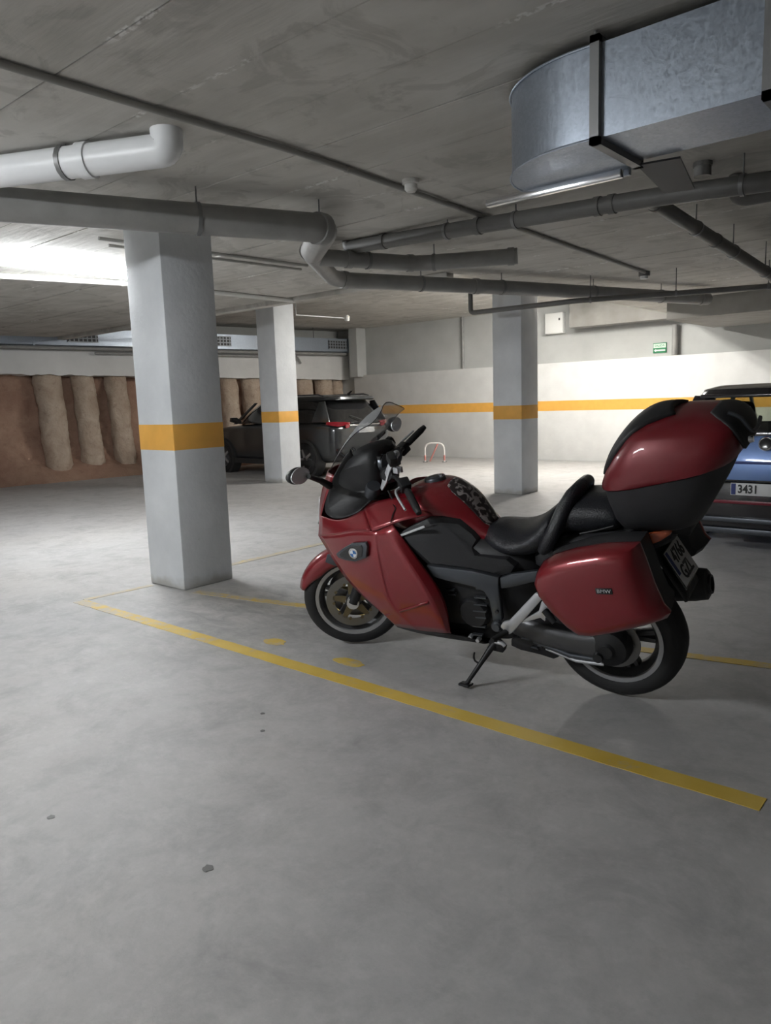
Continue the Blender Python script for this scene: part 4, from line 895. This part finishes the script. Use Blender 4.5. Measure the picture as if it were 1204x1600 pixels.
for (x, z, w) in ((-.024, 1.185, .19), (-.050, 1.25, .215), (-.10, 1.322, .215), (-.155, 1.38, .195), (-.215, 1.405, .16), (-.285, 1.411, .11)):
    pad_.append([(x - .025 * abs(v) ** 3, w * v, z - .020 * abs(v) ** 3) for v in (-1, -.8, -.4, 0, .4, .8, 1)])
patch('backrest_pad', pad_, 'trim', ld, 2, .03)
lt = []
for (x, z, w) in ((-.45, 1.414, .10), (-.485, 1.408, .16), (-.535, 1.382, .195), (-.568, 1.335, .19), (-.577, 1.285, .14)):
    lt.append([(x + .012 * abs(v) ** 3, w * v, z - .016 * abs(v) ** 3) for v in (-1, -.6, 0, .6, 1)])
la = patch('latch_panel', lt, 'trim', ld, 2, .012)
tube('latch_handle', [(-.505, .13, 1.408), (-.55, .125, 1.385), (-.585, .105, 1.33), (-.592, .0, 1.322), (-.585, -.105, 1.33)], .008, 'frame', la, seg=8, k=3)
lathe('lock', [(0, .016), (.012, .016), (.014, .006), (.014, -.01)], (-.575, .10, 1.295), (-1, 0, .1), 'chrome', la, seg=14)
box('carrier_rack', (-.36, -.12, .885), (-.08, .12, .925), 'engine', bk, bev=.01)

# ------------------------------------------------------------------ parked cars (x forward from the rear bumper, y left, z up)
def splan(x0, x1, w, z, n=5, N=32, zr=0.0):
    xc = (x0 + x1) / 2; a = (x1 - x0) / 2; out = []
    for i in range(N):
        t = 2 * PI * i / N; c, s_ = math.cos(t), math.sin(t)
        x = xc + a * math.copysign(abs(c) ** (2 / n), c)
        out.append((x, w * math.copysign(abs(s_) ** (2 / n), s_), z + zr * (x1 - x) / (x1 - x0)))
    return out
def car(name, loc, rz, label, st, gh, roof, paint, roofpaint, glass, wheels, wr):
    t = empty(name, loc, rz); tag(t, label, 'car')
    rings = []
    for (x, w, zb, zs, zt) in st:
        h = [(0, zb), (.86 * w, zb), (.97 * w, zb + .10), (w, zb + (zs - zb) * .45), (.985 * w, zs - .06), (.95 * w, zs), (.82 * w, zt - .005), (0, zt + .012)]
        rings.append([(x, y, z) for y, z in h] + [(x, -y, z) for y, z in h[-2:0:-1]])
    loft('body', rings, paint, t, sub=2)
    loft('window_glass', [splan(*r) for r in gh], glass, t, sub=0, cap=False, angle=60)
    rf = loft('roof', [splan(*r) for r in roof], roofpaint, t, sub=0, angle=50)
    for x in wheels:
        for s in (-1, 1):
            w = st[3][1]; c = (x, s * (w - .10), wr)
            lathe('wheel_arch', [(wr * 1.0, s * .105), (wr * 1.18, s * .112), (wr * 1.2, s * .08), (wr * 1.2, -s * .1), (wr, -s * .1)], c, (0, 1, 0), 'cladding', t, seg=36)
            ty = lathe('tyre', [(wr * .62, -.09), (wr * .92, -.105), (wr, -.07), (wr, .07), (wr * .92, .105), (wr * .62, .09)], c, (0, 1, 0), 'rubber', t, seg=36)
            lathe('rim', [(wr * .64, s * .092), (wr * .60, s * .08), (wr * .56, s * .03), (.07, s * .055), (.05, s * .075), (0, s * .075)], c, (0, 1, 0), 'spoke', ty, seg=28)
            for i in range(5):
                a = 2 * PI * i / 5; d = Vector((math.cos(a), 0, math.sin(a))); n = Vector((-d.z, 0, d.x)); p = Vector(c) + Vector((0, s * .075, 0))
                prism('rim_spoke', [p + d * .04 - n * .03, p + d * wr * .6 - n * .02, p + d * wr * .6 + n * .02, p + d * .04 + n * .03], .02, 'rim', ty)
    return t
def pillar(t, pts, mt, thick=.03):
    for s in (1, -1):
        prism('pillar', [(p[0], s * p[1], p[2]) for p in pts], thick, mt, t, bev=.006, axis=(.1, s * .97, .2))

# --- dark grey crossover behind the white column, nose to the earth wall
c1 = car('parked_car', (-10.02, 11.14, 0), PI, 'dark grey crossover car parked behind the white column with red tail lights',
    [(0, .66, .46, .90, .97), (.04, .82, .34, .98, 1.04), (.28, .905, .25, 1.04, 1.08), (1.2, .925, .22, 1.05, 1.08), (2.4, .925, .22, 1.03, 1.06), (3.1, .91, .22, 1.00, 1.04), (3.8, .88, .24, .93, .98), (4.15, .80, .28, .80, .85), (4.27, .64, .38, .66, .70)],
    [(.08, 3.2, .86, 1.06), (.20, 2.85, .81, 1.28), (.38, 2.5, .725, 1.48), (.44, 2.35, .69, 1.53)],
    [(.20, 2.50, .725, 1.49), (.15, 2.48, .735, 1.51), (.16, 2.35, .71, 1.555), (.30, 2.15, .63, 1.588, 4), (.6, 1.9, .45, 1.60, 3.5)],
    'car_grey', 'car_grey', 'privacy', (.82, 3.42), .345)
pillar(c1, [(.14, .845, 1.07), (.62, .855, 1.08), (.50, .745, 1.47), (.36, .735, 1.48)], 'car_grey'); pillar(c1, [(1.55, .86, 1.07), (1.66, .86, 1.07), (1.68, .735, 1.49), (1.60, .735, 1.49)], 'car_black')
pillar(c1, [(3.02, .80, 1.05), (3.14, .79, 1.05), (2.48, .71, 1.49), (2.40, .71, 1.49)], 'car_grey')
for s in (1, -1):
    tl = prism('tail_light', [(-.005, s * .44, 1.055), (-.02, s * .62, 1.075), (.18, s * .885, 1.085), (.19, s * .90, 1.03), (.03, s * .74, .985), (.0, s * .62, 1.0), (-.005, s * .5, 1.02), (-.005, s * .44, 1.03)], .03, 'redlens', c1, bev=.004, axis=(1, 0, 0))
    prism('light_claw', [(-.02, s * .47, 1.02), (-.02, s * .58, 1.02), (-.005, s * .56, .95), (-.005, s * .47, .96)], .03, 'redlens', tl, axis=(1, 0, 0))
    box('reflector', (-.015, s * .72 - .05, .52), (.06, s * .72 + .05, .55), 'redlens', c1, bev=.004)
    tube('roof_rail', [(.45, s * .66, 1.575), (.6, s * .67, 1.61), (2.0, s * .67, 1.61), (2.2, s * .66, 1.575)], .014, 'frame', c1, seg=8)
    mr = prism('door_mirror', [(2.72, s * .93, 1.06), (2.86, s * .93, 1.07), (2.88, s * 1.08, 1.12), (2.84, s * 1.09, 1.20), (2.72, s * 1.05, 1.20), (2.70, s * .95, 1.13)], .06, 'car_black', c1, bev=.01, axis=(1, 0, 0))
    box('door_handle', (1.45, s * .92 - .012, .93), (1.65, s * .92 + .012, .955), 'frame', c1, bev=.005)
    box('sill_cladding', (.5, s * .915 - .03, .22), (3.2, s * .915 + .012, .33), 'cladding', c1, bev=.01)
box('light_bar', (-.022, -.42, 1.045), (.0, .42, 1.06), 'gloss', c1, bev=.003)
box('tailgate_trim', (-.02, -.45, .985), (.02, .45, 1.012), 'chrome', c1, bev=.004)
np1 = box('number_plate', (-.028, -.26, .84), (-.012, .26, .95), 'plate', c1, bev=.003); box('country_strip', (-.0295, .215, .845), (-.027, .255, .945), 'euro', np1)
prism('rear_bumper', [(-.03, -.62, .34), (-.03, .62, .34), (.0, .80, .46), (-.02, .78, .56), (-.02, -.78, .56), (.0, -.80, .46)], .12, 'cladding', c1, bev=.02, axis=(1, 0, 0))
box('bumper_trim', (-.10, -.55, .40), (-.08, .55, .43), 'silver', c1, bev=.004)
tube('antenna', [(.42, 0, 1.60), (.34, 0, 1.66), (.30, 0, 1.67)], [.03, .015, .005], 'car_black', c1, seg=8)
tube('wiper', [(.05, .02, 1.10), (.13, .28, 1.19)], .008, 'trim', c1, seg=6)

# --- blue hatchback with a dark roof, at the right frame edge
c2 = car('parked_car', (-1.715, 7.20, 0), PI / 2, 'small blue hatchback with a dark roof behind the top case at right',
    [(0.0, .72, .30, .60, .68), (.03, .82, .20, .80, .90), (.16, .855, .18, .98, 1.04), (1.0, .87, .18, 1.00, 1.03), (2.0, .87, .18, .98, 1.01), (2.7, .86, .18, .95, .99), (3.3, .83, .20, .88, .93), (3.75, .76, .26, .74, .80), (3.88, .62, .34, .60, .64)],
    [(.10, 2.9, .80, 1.02), (.22, 2.5, .755, 1.22), (.36, 2.15, .69, 1.40)],
    [(.14, 2.20, .70, 1.385), (.10, 2.18, .715, 1.41), (.12, 2.05, .69, 1.455), (.26, 1.9, .60, 1.49, 4), (.6, 1.6, .42, 1.50, 3.5)],
    'car_blue', 'car_black', 'carglass', (.62, 3.1), .30)
pillar(c2, [(.08, .81, 1.01), (.42, .81, 1.01), (.50, .71, 1.40), (.30, .71, 1.40)], 'car_black'); pillar(c2, [(1.5, .80, 1.02), (1.6, .80, 1.02), (1.62, .72, 1.40), (1.54, .72, 1.40)], 'car_black'); pillar(c2, [(2.68, .77, 1.0), (2.80, .77, 1.0), (2.14, .69, 1.40), (2.06, .69, 1.40)], 'car_black')
for s in (1, -1):
    prism('window_surround', [(.07, s * .82, 1.02), (.07, s * .60, 1.03), (.285, s * .52, 1.385), (.285, s * .72, 1.385)], .03, 'car_black', c2, bev=.005, axis=(1, 0, -.5))
    prism('tail_light', [(-.005, s * .60, .98), (.06, s * .83, .98), (.08, s * .85, .72), (.02, s * .80, .70), (-.01, s * .66, .74)], .04, 'redlens', c2, bev=.006, axis=(1, 0, 0))
    mr = prism('door_mirror', [(2.38, s * .86, 1.0), (2.5, s * .86, 1.0), (2.52, s * 1.02, 1.04), (2.5, s * 1.03, 1.12), (2.38, s * 1.0, 1.12)], .06, 'car_black', c2, bev=.01, axis=(1, 0, 0))
box('spoiler', (.06, -.60, 1.375), (.34, .60, 1.41), 'car_black', c2, bev=.012)
box('lower_window_trim', (.055, -.70, 1.0), (.12, .70, 1.07), 'car_black', c2, bev=.01)
tg = prism('tailgate', [(-.030, -.66, .64), (-.030, .66, .64), (.00, .72, .80), (.055, .72, 1.03), (.055, -.72, 1.03), (.00, -.72, .80)], .05, 'car_blue', c2, bev=.012, axis=(1, 0, .2))
bd = lathe('oval_badge', [(0, .008), (.050, .008), (.062, .004), (.062, -.01), (0, -.01)], (-.005, 0, .965), (-1, 0, .25), 'gloss', tg, seg=28)
lathe('badge_ring', [(.050, .010), (.058, .012), (.064, .006), (.064, 0), (.050, 0)], (-.005, 0, .965), (-1, 0, .25), 'chrome', tg, seg=28)
box('handle_recess', (-.045, -.28, .785), (-.02, .28, .805), 'euro', tg, bev=.004); box('tailgate_gap', (-.05, -.64, .625), (-.02, .64, .642), 'car_black', c2)
np2 = box('number_plate', (-.085, -.26, .505), (-.07, .26, .615), 'plate', c2, bev=.003); box('country_strip', (-.087, .217, .51), (-.084, .255, .61), 'euro', np2)
Mq = basis((-.0868, .115, .559), (0, -1, 0), (0, 0, 1)); text('plate_lettering', '3431', .102, Mq, 'ink', np2, stretch=.84, bold=.003)
bmp = prism('rear_bumper', [(-.01, -.78, .20), (-.01, .78, .20), (-.01, .83, .40), (-.01, .80, .62), (-.01, -.80, .62), (-.01, -.83, .40)], .12, 'car_black', c2, bev=.02, axis=(1, 0, 0))
box('reflector_strip', (-.085, -.70, .425), (-.06, .70, .455), 'burgundy', bmp, bev=.004); box('bumper_ledge', (-.10, -.72, .255), (-.05, .72, .30), 'frame', bmp, bev=.008); box('diffuser', (-.085, -.60, .15), (-.04, .60, .20), 'frame', bmp, bev=.008)
for y in (-.36, .36):
    hd = loft('headrest', [[(.55 + a * .05, y + b * w, z) for a, b in ((-1, -1), (1, -1), (1, 1), (-1, 1))] for z, w in ((1.14, .10), (1.20, .135), (1.30, .13), (1.34, .09))], 'cloth', c2, sub=1)
    tube('headrest_post', [(.55, y - .05, 1.0), (.55, y - .05, 1.16)], .008, 'cloth', hd, seg=6); tube('headrest_post', [(.55, y + .05, 1.0), (.55, y + .05, 1.16)], .008, 'cloth', hd, seg=6)
loft('rear_seat', [[(.50 + a * .07, b * w, z) for a, b in ((-1, -1), (1, -1), (1, 1), (-1, 1))] for z, w in ((.98, .66), (1.10, .66), (1.15, .60))], 'cloth', c2, sub=1)
tube('wiper', [(.06, 0, 1.06), (.10, .30, 1.12)], .008, 'trim', c2, seg=6)
